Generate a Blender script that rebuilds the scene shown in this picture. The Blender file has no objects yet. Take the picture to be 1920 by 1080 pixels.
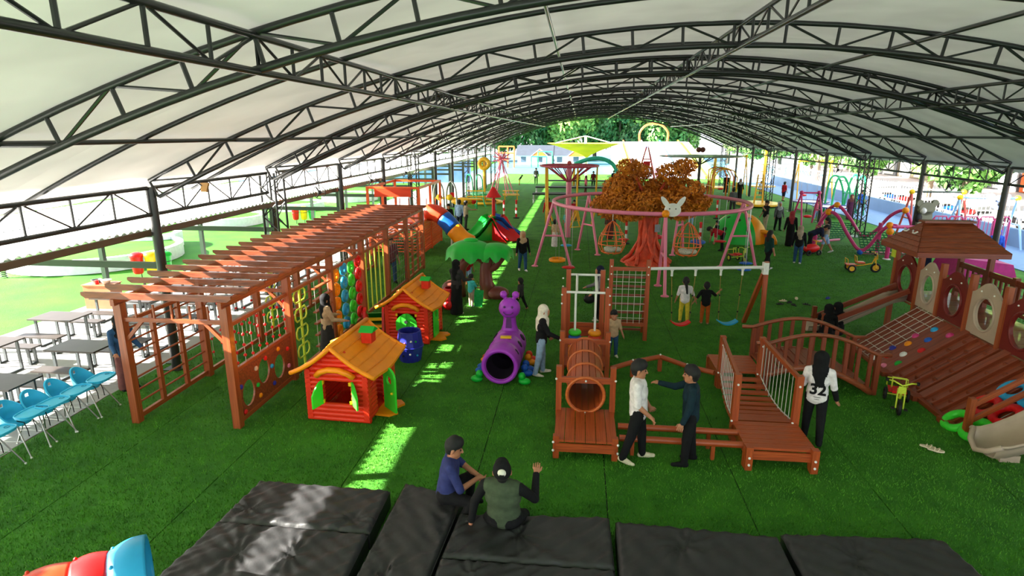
import bpy, math, random
import numpy as np
from mathutils import Vector, Matrix
random.seed(7); RNG = np.random.default_rng(11)
SC = bpy.context.scene; COL = SC.collection
PI = math.pi
def rad(a): return a*PI/180
# ------------------------------------------------------------------ camera
CAM_H, FPX = 5.2, 1130.0
def _axes():
    fy = Vector(((1088-960)/FPX, (250-540)/FPX, 1)).normalized()      # long axis of the hall
    up = Vector((0, -fy.z, fy.y)).normalized()
    return fy.cross(up), fy, up
AX, AY, AZ = _axes()
cam = bpy.data.cameras.new('camera'); cam.sensor_width = 36; cam.lens = 36*FPX/1920
cam.clip_start = 0.05; cam.clip_end = 1500
camo = bpy.data.objects.new('camera', cam); COL.objects.link(camo)
camo.matrix_world = Matrix(((AX.x, -AX.y, -AX.z, 0), (AY.x, -AY.y, -AY.z, 0), (AZ.x, -AZ.y, -AZ.z, CAM_H), (0, 0, 0, 1)))
SC.camera = camo
def ray(px, py):
    d = Vector(((px-960)/FPX, (py-540)/FPX, 1)); return Vector((AX.dot(d), AY.dot(d), AZ.dot(d)))
def W(px, py, z=0.0):            # surveyed ground point (at height z)
    d = ray(px, py); t = (z-CAM_H)/d.z; return Vector((t*d.x, t*d.y, z))
def WY(px, py, Y):               # point in the cross plane at distance Y
    d = ray(px, py); t = Y/d.y; return Vector((t*d.x, Y, CAM_H+t*d.z))
# ------------------------------------------------------------------ light
def C(r, g, b):
    f = lambda c: (c/255/12.92) if c/255 <= .04045 else ((c/255+.055)/1.055)**2.4
    return (f(r), f(g), f(b), 1)
vs = SC.view_settings
vs.view_transform = 'Standard'; vs.look = 'None'; vs.exposure = 1.38; vs.gamma = 1; vs.use_curve_mapping = False
SUN_FROM = Vector((-1, -.22, .55)).normalized()
world = bpy.data.worlds.new('sky'); SC.world = world; world.use_nodes = True
nt = world.node_tree; nt.nodes.clear()
_o = nt.nodes.new('ShaderNodeOutputWorld'); _b = nt.nodes.new('ShaderNodeBackground'); _s = nt.nodes.new('ShaderNodeTexSky')
_s.sky_type = 'NISHITA'; _s.sun_disc = False; _s.sun_elevation = math.asin(SUN_FROM.z)
_s.sun_rotation = math.atan2(SUN_FROM.x, SUN_FROM.y); _s.air_density = 1.0; _s.dust_density = 4.0; _s.ozone_density = 1.0
_hz = nt.nodes.new('ShaderNodeMixRGB'); _hz.inputs[0].default_value = .55; _hz.inputs[2].default_value = (5.5, 5.7, 6.0, 1)
nt.links.new(_s.outputs[0], _hz.inputs[1]); nt.links.new(_hz.outputs[0], _b.inputs[0]); _b.inputs[1].default_value = .24
nt.links.new(_b.outputs[0], _o.inputs[0])
sun = bpy.data.lights.new('sun', 'SUN'); sun.energy = 21.0; sun.angle = rad(.53); sun.color = (1, .95, .86)
suno = bpy.data.objects.new('sun', sun); COL.objects.link(suno)
suno.rotation_euler = SUN_FROM.to_track_quat('Z', 'Y').to_euler(); suno.location = (-30, 0, 40)
# ------------------------------------------------------------------ materials
MATS = {}
def mat(name, col, rough=.5, var=.06, scale=6., bump=0., bscale=40., metal=0., coat=0., trans=0., coord='Object', stretch=None, emit=0., spec=.5, var2=None):
    if name in MATS: return MATS[name]
    m = bpy.data.materials.new(name); m.use_nodes = True; n = m.node_tree.nodes; L = m.node_tree.links
    p = n['Principled BSDF']; p.inputs['Roughness'].default_value = rough; p.inputs['Metallic'].default_value = metal
    p.inputs['Coat Weight'].default_value = coat; p.inputs['Transmission Weight'].default_value = trans
    p.inputs['Specular IOR Level'].default_value = spec
    tc = n.new('ShaderNodeTexCoord'); src = tc.outputs[coord]
    if stretch:
        mp = n.new('ShaderNodeMapping'); mp.inputs['Scale'].default_value = stretch; L.new(src, mp.inputs[0]); src = mp.outputs[0]
    nz = n.new('ShaderNodeTexNoise'); nz.inputs['Scale'].default_value = scale; nz.inputs['Detail'].default_value = 4; L.new(src, nz.inputs[0])
    cr = n.new('ShaderNodeValToRGB'); c = col
    d = var2 if var2 else tuple(max(0, x*(1-4*var)) for x in c[:3])+(1,)
    cr.color_ramp.elements[0].position = .3; cr.color_ramp.elements[1].position = .7
    cr.color_ramp.elements[0].color = d
    cr.color_ramp.elements[1].color = c if var2 else tuple(min(1, x*(1+1.5*var)) for x in c[:3])+(1,)
    L.new(nz.outputs[0], cr.inputs[0]); L.new(cr.outputs[0], p.inputs['Base Color'])
    if emit: L.new(cr.outputs[0], p.inputs['Emission Color']); p.inputs['Emission Strength'].default_value = emit
    if bump:
        nb = n.new('ShaderNodeTexNoise'); nb.inputs['Scale'].default_value = bscale; nb.inputs['Detail'].default_value = 3; L.new(src, nb.inputs[0])
        bp = n.new('ShaderNodeBump'); bp.inputs['Strength'].default_value = bump; bp.inputs['Distance'].default_value = .02
        L.new(nb.outputs[0], bp.inputs['Height']); L.new(bp.outputs[0], p.inputs['Normal'])
    MATS[name] = m; return m
def woodmat(name, col, dark, rough=.42, unit=True):
    if name in MATS: return MATS[name]
    # unit boxes are stretched along their local x, so grain in unit space runs along each timber
    m = mat(name, col, rough, scale=2.6, stretch=(.9, 5, 5) if unit else (1.2, 9, 9), var2=dark, bump=.12, bscale=9, coat=.15)
    return m
def plastic(name, r, g, b, rough=.36): return mat(name, C(r, g, b), rough, var=.03, scale=3, spec=.35)
def paint(name, r, g, b, rough=.38): return mat(name, C(r, g, b), rough, var=.04, scale=4, coat=.1)
def cloth(name, r, g, b): return mat(name, C(r, g, b), .85, var=.06, scale=14, bump=.25, bscale=30, spec=.2)
WOOD = woodmat('stained_wood', C(178, 88, 42), C(118, 50, 22))
WOODR = woodmat('orange_wood', C(186, 84, 34), C(132, 54, 20))
WOODB = woodmat('cherry_wood', C(150, 68, 36), C(104, 42, 22))
WOODM = woodmat('board_wood', C(160, 80, 44), C(110, 50, 26), unit=False)
STEEL = paint('black_steel', 34, 36, 36, .35)
GREENSTEEL = paint('dark_green_steel', 44, 62, 48, .4)
CHROME = mat('galvanised_metal', C(170, 172, 172), .3, metal=.9, var=.04)
WHITE = paint('white_paint', 232, 232, 226)
CAPW = plastic('white_cap_plastic', 238, 238, 232)
PINK = paint('pink_paint', 236, 128, 160); PINKD = paint('magenta_paint', 206, 52, 122)
RED = plastic('red_plastic', 214, 22, 26); ORANGE = plastic('orange_plastic', 252, 150, 8); ORED = plastic('orange_red_plastic', 222, 62, 30)
BLUE = plastic('blue_plastic', 24, 92, 190); NAVY = plastic('navy_plastic', 40, 46, 150); LBLUE = plastic('sky_blue_plastic', 40, 160, 214)
GREEN = plastic('green_plastic', 16, 176, 52); LGREEN = plastic('bright_green_plastic', 60, 210, 50); YELLOW = plastic('yellow_plastic', 242, 196, 24)
LIME = paint('lime_paint', 206, 224, 60); PURPLE = plastic('purple_plastic', 164, 58, 190); BLACKP = plastic('black_rubber', 22, 22, 24, .6)
BEIGE = plastic('beige_plastic', 176, 156, 136, .4); MAROON = plastic('maroon_plastic', 112, 34, 30, .35); BROWNP = plastic('brown_plastic', 118, 62, 52, .35)
YPAINT = paint('yellow_paint', 240, 180, 30); GPAINT = paint('green_paint', 40, 176, 112); BPAINT = paint('pale_blue_paint', 150, 196, 236); RPAINT = paint('salmon_paint', 214, 96, 84); OPAINT = paint('orange_paint', 240, 110, 40)
ROPE = mat('rope', C(200, 196, 184), .8, var=.05, scale=30); ROPEG = mat('green_rope', C(20, 110, 60), .8, var=.08, scale=30)
SKIN = mat('skin', C(176, 116, 84), .55, var=.04, scale=8); SKIND = mat('tan_skin', C(150, 92, 62), .55, var=.04, scale=8)
HAIR = mat('black_hair', C(14, 12, 12), .75, var=.1, scale=40)
DARK = mat('dark_mouth', C(80, 36, 34), .6); EYE = mat('dark_eye', C(18, 14, 12), .25)
# ------------------------------------------------------------------ mesh helpers
class MB:
    def __init__(s): s.v = []; s.f = []
    def add(s, vs, fs):
        o = len(s.v); s.v += [tuple(x) for x in vs]; s.f += [tuple(i+o for i in f) for f in fs]; return s
    def box(s, c, d, rz=0., ch=0.):
        x, y, z = d[0]/2, d[1]/2, d[2]/2; cs, sn = math.cos(rz), math.sin(rz)
        P = []
        for zz in (-z, z):
            for (a, b) in ((-x, -y), (x, -y), (x, y), (-x, y)): P.append((c[0]+a*cs-b*sn, c[1]+a*sn+b*cs, c[2]+zz))
        return s.add(P, [(3, 2, 1, 0), (4, 5, 6, 7), (0, 1, 5, 4), (1, 2, 6, 5), (2, 3, 7, 6), (3, 0, 4, 7)])
    def beam(s, a, b, w, h, up=(0, 0, 1)):
        a, b = Vector(a), Vector(b); d = (b-a).normalized(); u = Vector(up)
        if abs(d.dot(u)) > .99: u = Vector((1, 0, 0))
        sd = d.cross(u).normalized(); u = sd.cross(d).normalized(); P = []
        for p in (a, b):
            for i, j in ((-1, -1), (1, -1), (1, 1), (-1, 1)): P.append(p+sd*(i*w/2)+u*(j*h/2))
        return s.add(P, [(0, 1, 2, 3), (7, 6, 5, 4), (1, 0, 4, 5), (2, 1, 5, 6), (3, 2, 6, 7), (0, 3, 7, 4)])
    def tube(s, pts, r, n=8, closed=False, caps=True):
        pts = [Vector(p) for p in pts]; N = len(pts); rs = r if isinstance(r, (list, tuple)) else [r]*N
        o = len(s.v); u = None
        for i, p in enumerate(pts):
            if closed: t = pts[(i+1) % N]-pts[i-1]
            else: t = pts[min(i+1, N-1)]-pts[max(i-1, 0)]
            t.normalize()
            if u is None:
                u = t.cross(Vector((0, 0, 1)) if abs(t.z) < .9 else Vector((1, 0, 0))).normalized()
            else:
                u = (u-t*u.dot(t)); u = u.normalized() if u.length > 1e-6 else t.orthogonal().normalized()
            w = t.cross(u)
            for k in range(n):
                a = 2*PI*k/n; s.v.append(tuple(p+(u*math.cos(a)+w*math.sin(a))*rs[i]))
        for i in range(N if closed else N-1):
            a, b = o+i*n, o+((i+1) % N)*n
            for k in range(n): s.f.append((a+k, a+(k+1) % n, b+(k+1) % n, b+k))
        if caps and not closed:
            s.f.append(tuple(o+k for k in range(n))[::-1]); s.f.append(tuple(o+(N-1)*n+k for k in range(n)))
        return s
    def lathe(s, prof, n=20, c=(0, 0, 0), sx=1., sy=1., a0=0., a1=2*PI, wob=None):
        o = len(s.v); full = abs(a1-a0-2*PI) < 1e-6; m = n if full else n+1
        for i, (r, z) in enumerate(prof):
            for k in range(m):
                a = a0+(a1-a0)*k/n; q = r*(wob(a, i/max(1, len(prof)-1)) if wob else 1)
                s.v.append((c[0]+q*math.cos(a)*sx, c[1]+q*math.sin(a)*sy, c[2]+z))
        for i in range(len(prof)-1):
            for k in range(n):
                k2 = (k+1) % m if full else k+1
                s.f.append((o+i*m+k, o+i*m+k2, o+(i+1)*m+k2, o+(i+1)*m+k))
        return s
    def sphere(s, c, r, n=12, sc=(1, 1, 1)):
        m = max(4, n//2); pr = [(max(1e-4, math.sin(PI*i/m))*r, -math.cos(PI*i/m)*r*sc[2]) for i in range(m+1)]
        return s.lathe(pr, n, c, sc[0], sc[1])
    def prism(s, poly, t, T=None):          # polygon in local xy, thickness t along z; T maps to place
        n = len(poly); P = [(x, y, -t/2) for x, y in poly]+[(x, y, t/2) for x, y in poly]
        if T: P = [tuple(T @ Vector(p)) for p in P]
        return s.add(P, [tuple(range(n))[::-1], tuple(range(n, 2*n))]+[(i, (i+1) % n, n+(i+1) % n, n+i) for i in range(n)])
    def plate(s, outer, holes, t, T=None):  # outer: list xy; holes: list of (cx,cy,rx,ry); cut with a bmesh triangulation
        import mathutils.geometry as mg
        loops = [[Vector((x, y, 0)) for x, y in outer]]
        for cx, cy, rx, ry in holes: loops.append([Vector((cx+rx*math.cos(2*PI*k/28), cy+ry*math.sin(2*PI*k/28), 0)) for k in range(28)][::-1])
        fl = [v for l in loops for v in l]; tri = mg.tessellate_polygon(loops); n = len(fl)
        P = [(v.x, v.y, -t/2) for v in fl]+[(v.x, v.y, t/2) for v in fl]
        if T: P = [tuple(T @ Vector(p)) for p in P]
        F = []
        for a, b, c in tri:
            nz = (fl[b]-fl[a]).cross(fl[c]-fl[a]).z
            if nz < 0: b, c = c, b
            F += [(a+n, b+n, c+n), (a, c, b)]
        o = 0
        for l in loops:
            k = len(l)
            for i in range(k):
                j = (i+1) % k; F.append((o+i, o+j, n+o+j, n+o+i))
            o += k
        return s.add(P, F)
    def mesh(s, name, m, smooth=False):
        me = bpy.data.meshes.new(name); me.from_pydata(s.v, [], s.f); me.update()
        if m: me.materials.append(m)
        if smooth:
            me.polygons.foreach_set('use_smooth', [True]*len(me.polygons))
            if smooth != 'all': me.set_sharp_from_angle(angle=rad(40))
        return me
    def build(s, name, m, parent=None, smooth=False, loc=None):
        o = bpy.data.objects.new(name, s.mesh(name, m, smooth)); COL.objects.link(o); o.parent = parent
        if loc: o.location = loc
        return o
def tag(o, label=None, cat=None, group=None, kind=None):
    if label: o['label'] = label
    if cat: o['category'] = cat
    if group: o['group'] = group
    if kind: o['kind'] = kind
    return o
def thing(name, label, cat, loc=(0, 0, 0), rz=0., group=None, kind=None):
    o = bpy.data.objects.new(name, None); COL.objects.link(o); o.location = loc; o.rotation_euler = (0, 0, rz); o.empty_display_size = .1
    return tag(o, label, cat, group, kind)
def link(me, name, parent=None, M=None):
    o = bpy.data.objects.new(name, me); COL.objects.link(o); o.parent = parent
    if M is not None: o.matrix_basis = M
    return o
_unit = {}
def _ubox(m):
    k = ('b', m.name)
    if k not in _unit: _unit[k] = MB().box((0, 0, 0), (1, 1, 1)).mesh('timber', m)
    return _unit[k]
def _ucyl(m, n=10):
    k = ('c', m.name, n)
    if k not in _unit: _unit[k] = MB().tube([(-.5, 0, 0), (.5, 0, 0)], 1, n).mesh('rod', m, True)
    return _unit[k]
def _frame(a, b, up):
    a, b = Vector(a), Vector(b); d = b-a; l = d.length; d.normalize(); u = Vector(up)
    if abs(d.dot(u)) > .99: u = Vector((0, 1, 0))
    sd = u.cross(d).normalized(); u = d.cross(sd)
    return (a+b)/2, d, sd, u, l
def bar(name, a, b, w, h, m, parent=None, up=(0, 0, 1)):
    c, d, sd, u, l = _frame(a, b, up)
    return link(_ubox(m), name, parent, Matrix(((d.x*l, sd.x*w, u.x*h, c.x), (d.y*l, sd.y*w, u.y*h, c.y), (d.z*l, sd.z*w, u.z*h, c.z), (0, 0, 0, 1))))
def rod(name, a, b, r, m, parent=None, n=10):
    c, d, sd, u, l = _frame(a, b, (0, 0, 1))
    return link(_ucyl(m, n), name, parent, Matrix(((d.x*l, sd.x*r, u.x*r, c.x), (d.y*l, sd.y*r, u.y*r, c.y), (d.z*l, sd.z*r, u.z*r, c.z), (0, 0, 0, 1))))
def blk(name, c, d, m, parent=None, rz=0.):
    return link(_ubox(m), name, parent, Matrix.Translation(Vector(c)) @ Matrix.Rotation(rz, 4, 'Z') @ Matrix.Diagonal((d[0], d[1], d[2], 1)))
def ball(name, c, r, m, parent=None, n=12, sc=(1, 1, 1)):
    k = ('s', m.name, n)
    if k not in _unit: _unit[k] = MB().sphere((0, 0, 0), 1, n).mesh('ball', m, 'all')
    return link(_unit[k], name, parent, Matrix.Translation(Vector(c)) @ Matrix.Diagonal((r*sc[0], r*sc[1], r*sc[2], 1)))
def ring(name, c, R, r, m, parent=None, axis='z', n=24, k=8, sc=(1, 1)):
    key = ('t', m.name, round(r/R, 3), n, k, sc)
    if key not in _unit:
        _unit[key] = MB().tube([(sc[0]*math.cos(2*PI*i/n), sc[1]*math.sin(2*PI*i/n), 0) for i in range(n)], r/R, k, True).mesh('ring', m, 'all')
    Rm = {'z': Matrix(), 'x': Matrix.Rotation(PI/2, 4, 'Y'), 'y': Matrix.Rotation(PI/2, 4, 'X')}[axis] if isinstance(axis, str) else axis
    return link(_unit[key], name, parent, Matrix.Translation(Vector(c)) @ Rm @ Matrix.Diagonal((R, R, R, 1)))
def pipe(name, pts, r, m, parent=None, n=8, closed=False): return MB().tube(pts, r, n, closed).build(name, m, parent, 'all')
def copy_tree(o, parent=None, label=None, loc=None, rz=None):
    c = o.copy(); COL.objects.link(c); c.parent = parent
    if label: c['label'] = label
    if loc is not None: c.location = loc
    if rz is not None: c.rotation_euler = (0, 0, rz)
    for ch in o.children: copy_tree(ch, c)
    return c
def fast_mesh(name, V, F, m, smooth=False):          # numpy verts (n,3) and faces (k,3|4)
    me = bpy.data.meshes.new(name); V = np.asarray(V, np.float32); F = np.asarray(F, np.int32); k = F.shape[1]
    me.vertices.add(len(V)); me.vertices.foreach_set('co', V.ravel())
    me.loops.add(F.size); me.loops.foreach_set('vertex_index', F.ravel())
    me.polygons.add(len(F)); me.polygons.foreach_set('loop_start', np.arange(0, F.size, k, dtype=np.int32))
    if smooth: me.polygons.foreach_set('use_smooth', np.ones(len(F), bool))
    me.update(calc_edges=True)
    for x in (m if isinstance(m, (list, tuple)) else [m]): me.materials.append(x)
    return me
ORD = ['nearest', 'second', 'third', 'fourth', 'fifth', 'sixth', 'seventh', 'eighth', 'ninth', 'tenth', 'eleventh', 'twelfth', 'thirteenth', 'fourteenth', 'fifteenth', 'sixteenth', 'seventeenth', 'eighteenth', 'nineteenth', 'twentieth']
# ------------------------------------------------------------------ ground
def turf_mat(name, a, b, sc):
    m = mat(name, a, .75, scale=sc, var2=b, bump=.9, bscale=120, spec=.25); return m
TURF = turf_mat('artificial_turf', C(64, 132, 26), C(42, 104, 16), 1.6)
LAWN = turf_mat('bright_lawn', C(58, 132, 4), C(34, 104, 4), .8)
UNDER = mat('turf_backing', C(22, 40, 18), .9)
PAVE = mat('concrete_paving', C(158, 158, 156), .6, var=.05, scale=1.5)
fl = tag(MB().box((2.6, 36, -.06), (24.2, 90, .08)).build('floor', UNDER), kind='structure')
xs = [-9.47+k*2.0 for k in range(13)]
for k in range(12):                                   # rolls of turf laid side by side, narrow seams between them
    MB().box((xs[k]+1.0, 36, -.012), (1.982, 90, .024)).build('turf_roll', TURF, fl)
tag(MB().box((-12.3, 36, -.03), (5.66, 90, .06)).build('floor', PAVE), kind='structure')
for i in range(9):
    tag(MB().box((-12.3, 4+i*7, .0035), (5.6, .02, .007)).build('trim_%d' % (i+1), mat('joint_grey', C(150, 150, 148), .7)), kind='structure')
tag(MB().box((-70, 36, -.07), (109.7, 160, .1)).build('ground_lawn', LAWN), kind='structure')
tag(MB().box((16.0, 36, -.06), (2.6, 90, .08)).build('ground_turf_strip', TURF), kind='structure')
tag(MB().box((2, 118, -.08), (60, 74, .1)).build('ground_far_court', mat('pale_court', C(60, 124, 146), .6)), kind='structure')
tag(MB().box((60, 36, -.09), (84, 160, .1)).build('ground_street', mat('street', C(170, 166, 160), .8)), kind='structure')
# grass blades in the nearer part of the hall, too many to count
def blades(n, x0, x1, y0, y1):
    x = RNG.uniform(x0, x1, n); y = y0+(y1-y0)*RNG.uniform(0, 1, n)**1.9; a = RNG.uniform(0, 2*PI, n); h = RNG.uniform(.018, .045, n); w = RNG.uniform(.004, .008, n)
    lx = RNG.normal(0, .012, n); ly = RNG.normal(0, .012, n); z = np.zeros(n)
    V = np.stack([np.stack([x-w*np.cos(a), y-w*np.sin(a), z], 1), np.stack([x+w*np.cos(a), y+w*np.sin(a), z], 1), np.stack([x+lx, y+ly, h], 1)], 1).reshape(-1, 3)
    return V, np.arange(3*n).reshape(-1, 3)
V, F = blades(420000, -9.4, 13, 4.5, 30)
tag(link(fast_mesh('grass_blades', V, F, mat('turf_blade', C(92, 160, 36), .6, scale=6, var2=C(30, 84, 10), spec=.3)), 'grass_blades'), 'short green artificial grass pile across the hall floor', 'grass', kind='stuff')
# ------------------------------------------------------------------ arched roof
XC, ZA, RR = 2.7, 7.12, 47.6
XL, XR = -9.04, 14.44
def ztop(x): return ZA-(x-XC)**2/RR
def arcp(x, d=0.):                                   # point on the arch, d below along the radius
    n = Vector((2*(x-XC)/RR, 1)).normalized(); return (x-n.x*d, ztop(x)-n.y*d)
YK = [6.8+5.2*k for k in range(12)]
NB = 26; DEP = .38
def chord_pts(d, x0=XL, x1=XR, n=40): return [(arcp(x0+(x1-x0)*i/n, d)[0], 0, arcp(x0+(x1-x0)*i/n, d)[1]) for i in range(n+1)]
me_top = MB().tube(chord_pts(0), .045, 8).mesh('top_chord', STEEL, 'all')
me_bot = MB().tube(chord_pts(DEP, XL+.02, XR-.02), .05, 8).mesh('bottom_chord', STEEL, 'all')
me_rib = MB().tube(chord_pts(-.01, -9.85, 15.2), .042, 8).mesh('rib', STEEL, 'all')
def web_members():
    out = []
    for i in range(NB+1):
        x = XL+(XR-XL)*i/NB; a = arcp(x); b = arcp(x, DEP); out.append(('strut', (a[0], 0, a[1]), (b[0], 0, b[1]), .028))
        if i < NB:
            x2 = XL+(XR-XL)*(i+1)/NB
            p, q = (arcp(x, DEP), arcp(x2)) if i % 2 else (arcp(x), arcp(x2, DEP))
            out.append(('diagonal', (p[0], 0, p[1]), (q[0], 0, q[1]), .022))
    return out
WEB = web_members()
_mb = MB()
for n_, a, b, r in WEB: _mb.tube([a, b], r, 5)
me_web = _mb.mesh('webbing', STEEL)
for k, Y in enumerate(YK):
    dbl = k % 3 == 2
    t = thing('roof_truss', '%s arched black steel roof truss from the camera%s' % (ORD[k], ', of doubled chords' if dbl else ''), 'roof truss', (0, Y, 0), 0, 'arched roof trusses')
    for dy in ((-.28, .28) if dbl else (0,)):
        M = Matrix.Translation((0, dy, 0))
        link(me_top, 'top_chord', t, M); link(me_bot, 'bottom_chord', t, M)
        if k <= 3:
            for n_, a, b, r in WEB: rod(n_, (a[0], dy, a[2]), (b[0], dy, b[2]), r, STEEL, t, 6)
        else: link(me_web, 'webbing', t, M)
    if dbl:
        mm = MB()
        for i in range(0, NB+1, 1):
            x = XL+(XR-XL)*i/NB; b = arcp(x, DEP); s_ = .28 if i % 2 else -.28
            x2 = XL+(XR-XL)*min(NB, i+1)/NB; c_ = arcp(x2, DEP); mm.tube([(b[0], -s_, b[1]), (c_[0], s_, c_[1])], .018, 5)
        mm.build('cross_lacing', STEEL, t)
for k in range(13):
    Y = 4.2+5.2*k; o = link(me_rib, 'roof_rib', None, Matrix.Translation((0, Y, 0)))
    tag(o, '%s thin arched steel rib between the roof trusses' % ORD[k], 'roof rib', 'single arched ribs')
# membrane, one sheet per bay
mem = bpy.data.materials.new('white_membrane'); mem.use_nodes = True
n = mem.node_tree.nodes; L = mem.node_tree.links; n.clear()
o_ = n.new('ShaderNodeOutputMaterial'); df = n.new('ShaderNodeBsdfDiffuse'); tr = n.new('ShaderNodeBsdfTranslucent'); mx = n.new('ShaderNodeMixShader')
tc = n.new('ShaderNodeTexCoord'); nz = n.new('ShaderNodeTexNoise'); nz.inputs['Scale'].default_value = .7; cr = n.new('ShaderNodeValToRGB')
cr.color_ramp.elements[0].color = (.58, .57, .53, 1); cr.color_ramp.elements[1].color = (.72, .71, .67, 1); cr.color_ramp.elements[0].position = .35; cr.color_ramp.elements[1].position = .65
L.new(tc.outputs['Object'], nz.inputs[0]); L.new(nz.outputs[0], cr.inputs[0]); L.new(cr.outputs[0], df.inputs[0]); tr.inputs[0].default_value = (.80, .80, .76, 1)
mx.inputs[0].default_value = .024; L.new(df.outputs[0], mx.inputs[1]); L.new(tr.outputs[0], mx.inputs[2]); L.new(mx.outputs[0], o_.inputs[0])
ceil = thing('ceiling', None, None, (0, 0, 0), kind='structure')
def sheet(y0, y1):
    mb = MB(); nx, ny = 64, 12
    for j in range(ny+1):
        v = j/ny; y = y0+(y1-y0)*v; sag = -.05*abs(math.sin(2*PI*v))
        for i in range(nx+1):
            x = -9.85+25.05*i/nx; p = arcp(x, -.06-sag*0.6-.012*math.sin(9*x+5*v)*math.sin(PI*v)); mb.v.append((p[0], y, p[1]))
    for j in range(ny):
        for i in range(nx): a = j*(nx+1)+i; mb.f.append((a, a+1, a+nx+2, a+nx+1))
    return mb
me_sheet = sheet(0, 5.2).mesh('membrane_sheet', mem, 'all')
for k in range(14): link(me_sheet, 'membrane_sheet', ceil, Matrix.Translation((0, -3.6-2.6+5.2*k-1.6+1.0+.0, 0)))
# lengthwise trusses and ties
def long_truss(name, label, x, zt, zb, y0, y1, group, cr_=.04, bay=.87):
    t = thing(name, label, 'roof truss', (x, 0, 0), 0, group)
    rod('top_chord', (0, y0, zt), (0, y1, zt), cr_, STEEL, t); rod('bottom_chord', (0, y0, zb), (0, y1, zb), cr_, STEEL, t)
    nb = max(2, round((y1-y0)/bay))
    near = y0 < 22
    mb = MB()
    for i in range(nb+1):
        y = y0+(y1-y0)*i/nb; L_ = [('strut', (0, y, zb), (0, y, zt), .024)]
        if i < nb:
            y2 = y0+(y1-y0)*(i+1)/nb
            L_.append(('diagonal', (0, y, zb if i % 2 else zt), (0, y2, zt if i % 2 else zb), .018))
        for n_, a, b, r in L_:
            if near: rod(n_, a, b, r, STEEL, t, 6)
            else: mb.tube([a, b], r, 5)
    if not near: mb.build('webbing', STEEL, t)
    return t
for x, nm in ((-3.6, 'left'), (2.8, 'middle'), (9.0, 'right')):
    zt = ztop(x)-.04; zb = zt-DEP
    for k in range(-1, 11):
        y0 = 6.8+5.2*k; y0 = max(y0, 3.2)
        long_truss('purlin_truss', 'lengthwise black steel lattice girder on the %s of the roof, %s bay from the camera' % (nm, ORD[k+1]), x, zt, zb, y0, 6.8+5.2*(k+1), '%s lengthwise girders' % nm)
for x, nm in ((-7.0, 'far left'), (12.4, 'far right'), (6.05, 'right of the ridge')):
    o = rod('tie_pipe', (x, 3, ztop(x)-.07), (x, 64, ztop(x)-.07), .038, STEEL); tag(o, 'straight dark steel tie pipe under the roof, %s' % nm, 'pipe', 'roof tie pipes')
tag(rod('conduit_pipe', (-.5, 3.4, 6.82), (-.5, 64, 6.82), .03, CHROME), 'shiny galvanised conduit running lengthwise below the ridge', 'pipe')
# eave girders and columns
for x, nm in ((XL, 'left'), (XR, 'right')):
    for k in range(-1, 11):
        y0 = max(2.0, 6.8+5.2*k)
        long_truss('eave_girder', 'flat black lattice girder along the %s eave, %s bay from the camera' % (nm, ORD[k+1]), x, 4.08, 3.52, y0+(.3 if k % 3 == 2 else .11), 6.8+5.2*(k+1)-(.3 if k % 3 == 1 else .11), '%s eave girders' % nm, .045, 1.04)
    for k, Y in enumerate(YK):
        if k % 3 == 2:
            t = thing('lattice_column', 'black lattice steel column under the %s eave, %s in its row' % (nm, ORD[k]), 'column', (x, Y, 0), 0, 'lattice columns')
            for a in (-.22, .22):
                for b in (-.28, .28): rod('leg', (a, b, 0), (a, b, 4.08), .035, STEEL, t)
            for f in range(4):
                for j in range(10):
                    z0, z1 = j*.4, (j+1)*.4; s_ = 1 if j % 2 else -1
                    a, b = [((-.22, -.28*s_), (-.22, .28*s_)), ((.22, -.28*s_), (.22, .28*s_)), ((-.22*s_, -.28), (.22*s_, -.28)), ((-.22*s_, .28), (.22*s_, .28))][f]
                    rod('lacing', (a[0], a[1], z0), (b[0], b[1], z1), .018, STEEL, t, 6)
            blk('base_plate', (0, 0, .01), (.7, .8, .02), STEEL, t)
        else:
            t = thing('roof_column', 'round black steel column under the %s eave, %s in its row' % (nm, ORD[k]), 'column', (x, Y, 0), 0, 'round columns')
            rod('shaft', (0, 0, 0), (0, 0, 4.1), .1, STEEL, t, 14); blk('base_plate', (0, 0, .01), (.4, .4, .02), STEEL, t)
# ------------------------------------------------------------------ lean-to canopy over the tables
CORR = mat('white_corrugated_sheet', C(240, 240, 238), .4, var=.02)
can = thing('lean_to_canopy', 'white corrugated sheet canopy over the dining tables beside the hall', 'canopy', (0, 0, 0))
def corr(x0, x1, z0, z1, y0, y1):
    mb = MB(); ny = int((y1-y0)/.05)
    for j in range(ny+1):
        y = y0+(y1-y0)*j/ny; w = .02*(1 if (j % 4) in (0, 1) else -1)
        mb.v += [(x0, y, z0+w), (x1, y, z1+w), (x1, y, z1+w+.006), (x0, y, z0+w+.006)]
    for j in range(ny):
        a, b = j*4, j*4+4
        mb.f += [(a, a+1, b+1, b), (a+3, b+3, b+2, a+2), (a, b, b+3, a+3), (a+1, a+2, b+2, b+1)]
    return mb
for j in range(12):
    corr(-9.18, -12.2, 3.21, 3.13, 1+5.2*j, 6.2+5.2*j).build('corrugated_sheet', CORR, can)
    corr(-12.1, -15.3, 3.155, 3.05, 1+5.2*j, 6.2+5.2*j).build('corrugated_sheet', CORR, can)
bar('edge_beam', (-9.22, 1, 3.11), (-9.22, 63.4, 3.11), .07, .13, paint('brown_steel', 96, 78, 62), can)
bar('edge_beam', (-15.1, 1, 2.95), (-15.1, 63.4, 2.95), .07, .13, GREENSTEEL, can)
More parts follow.
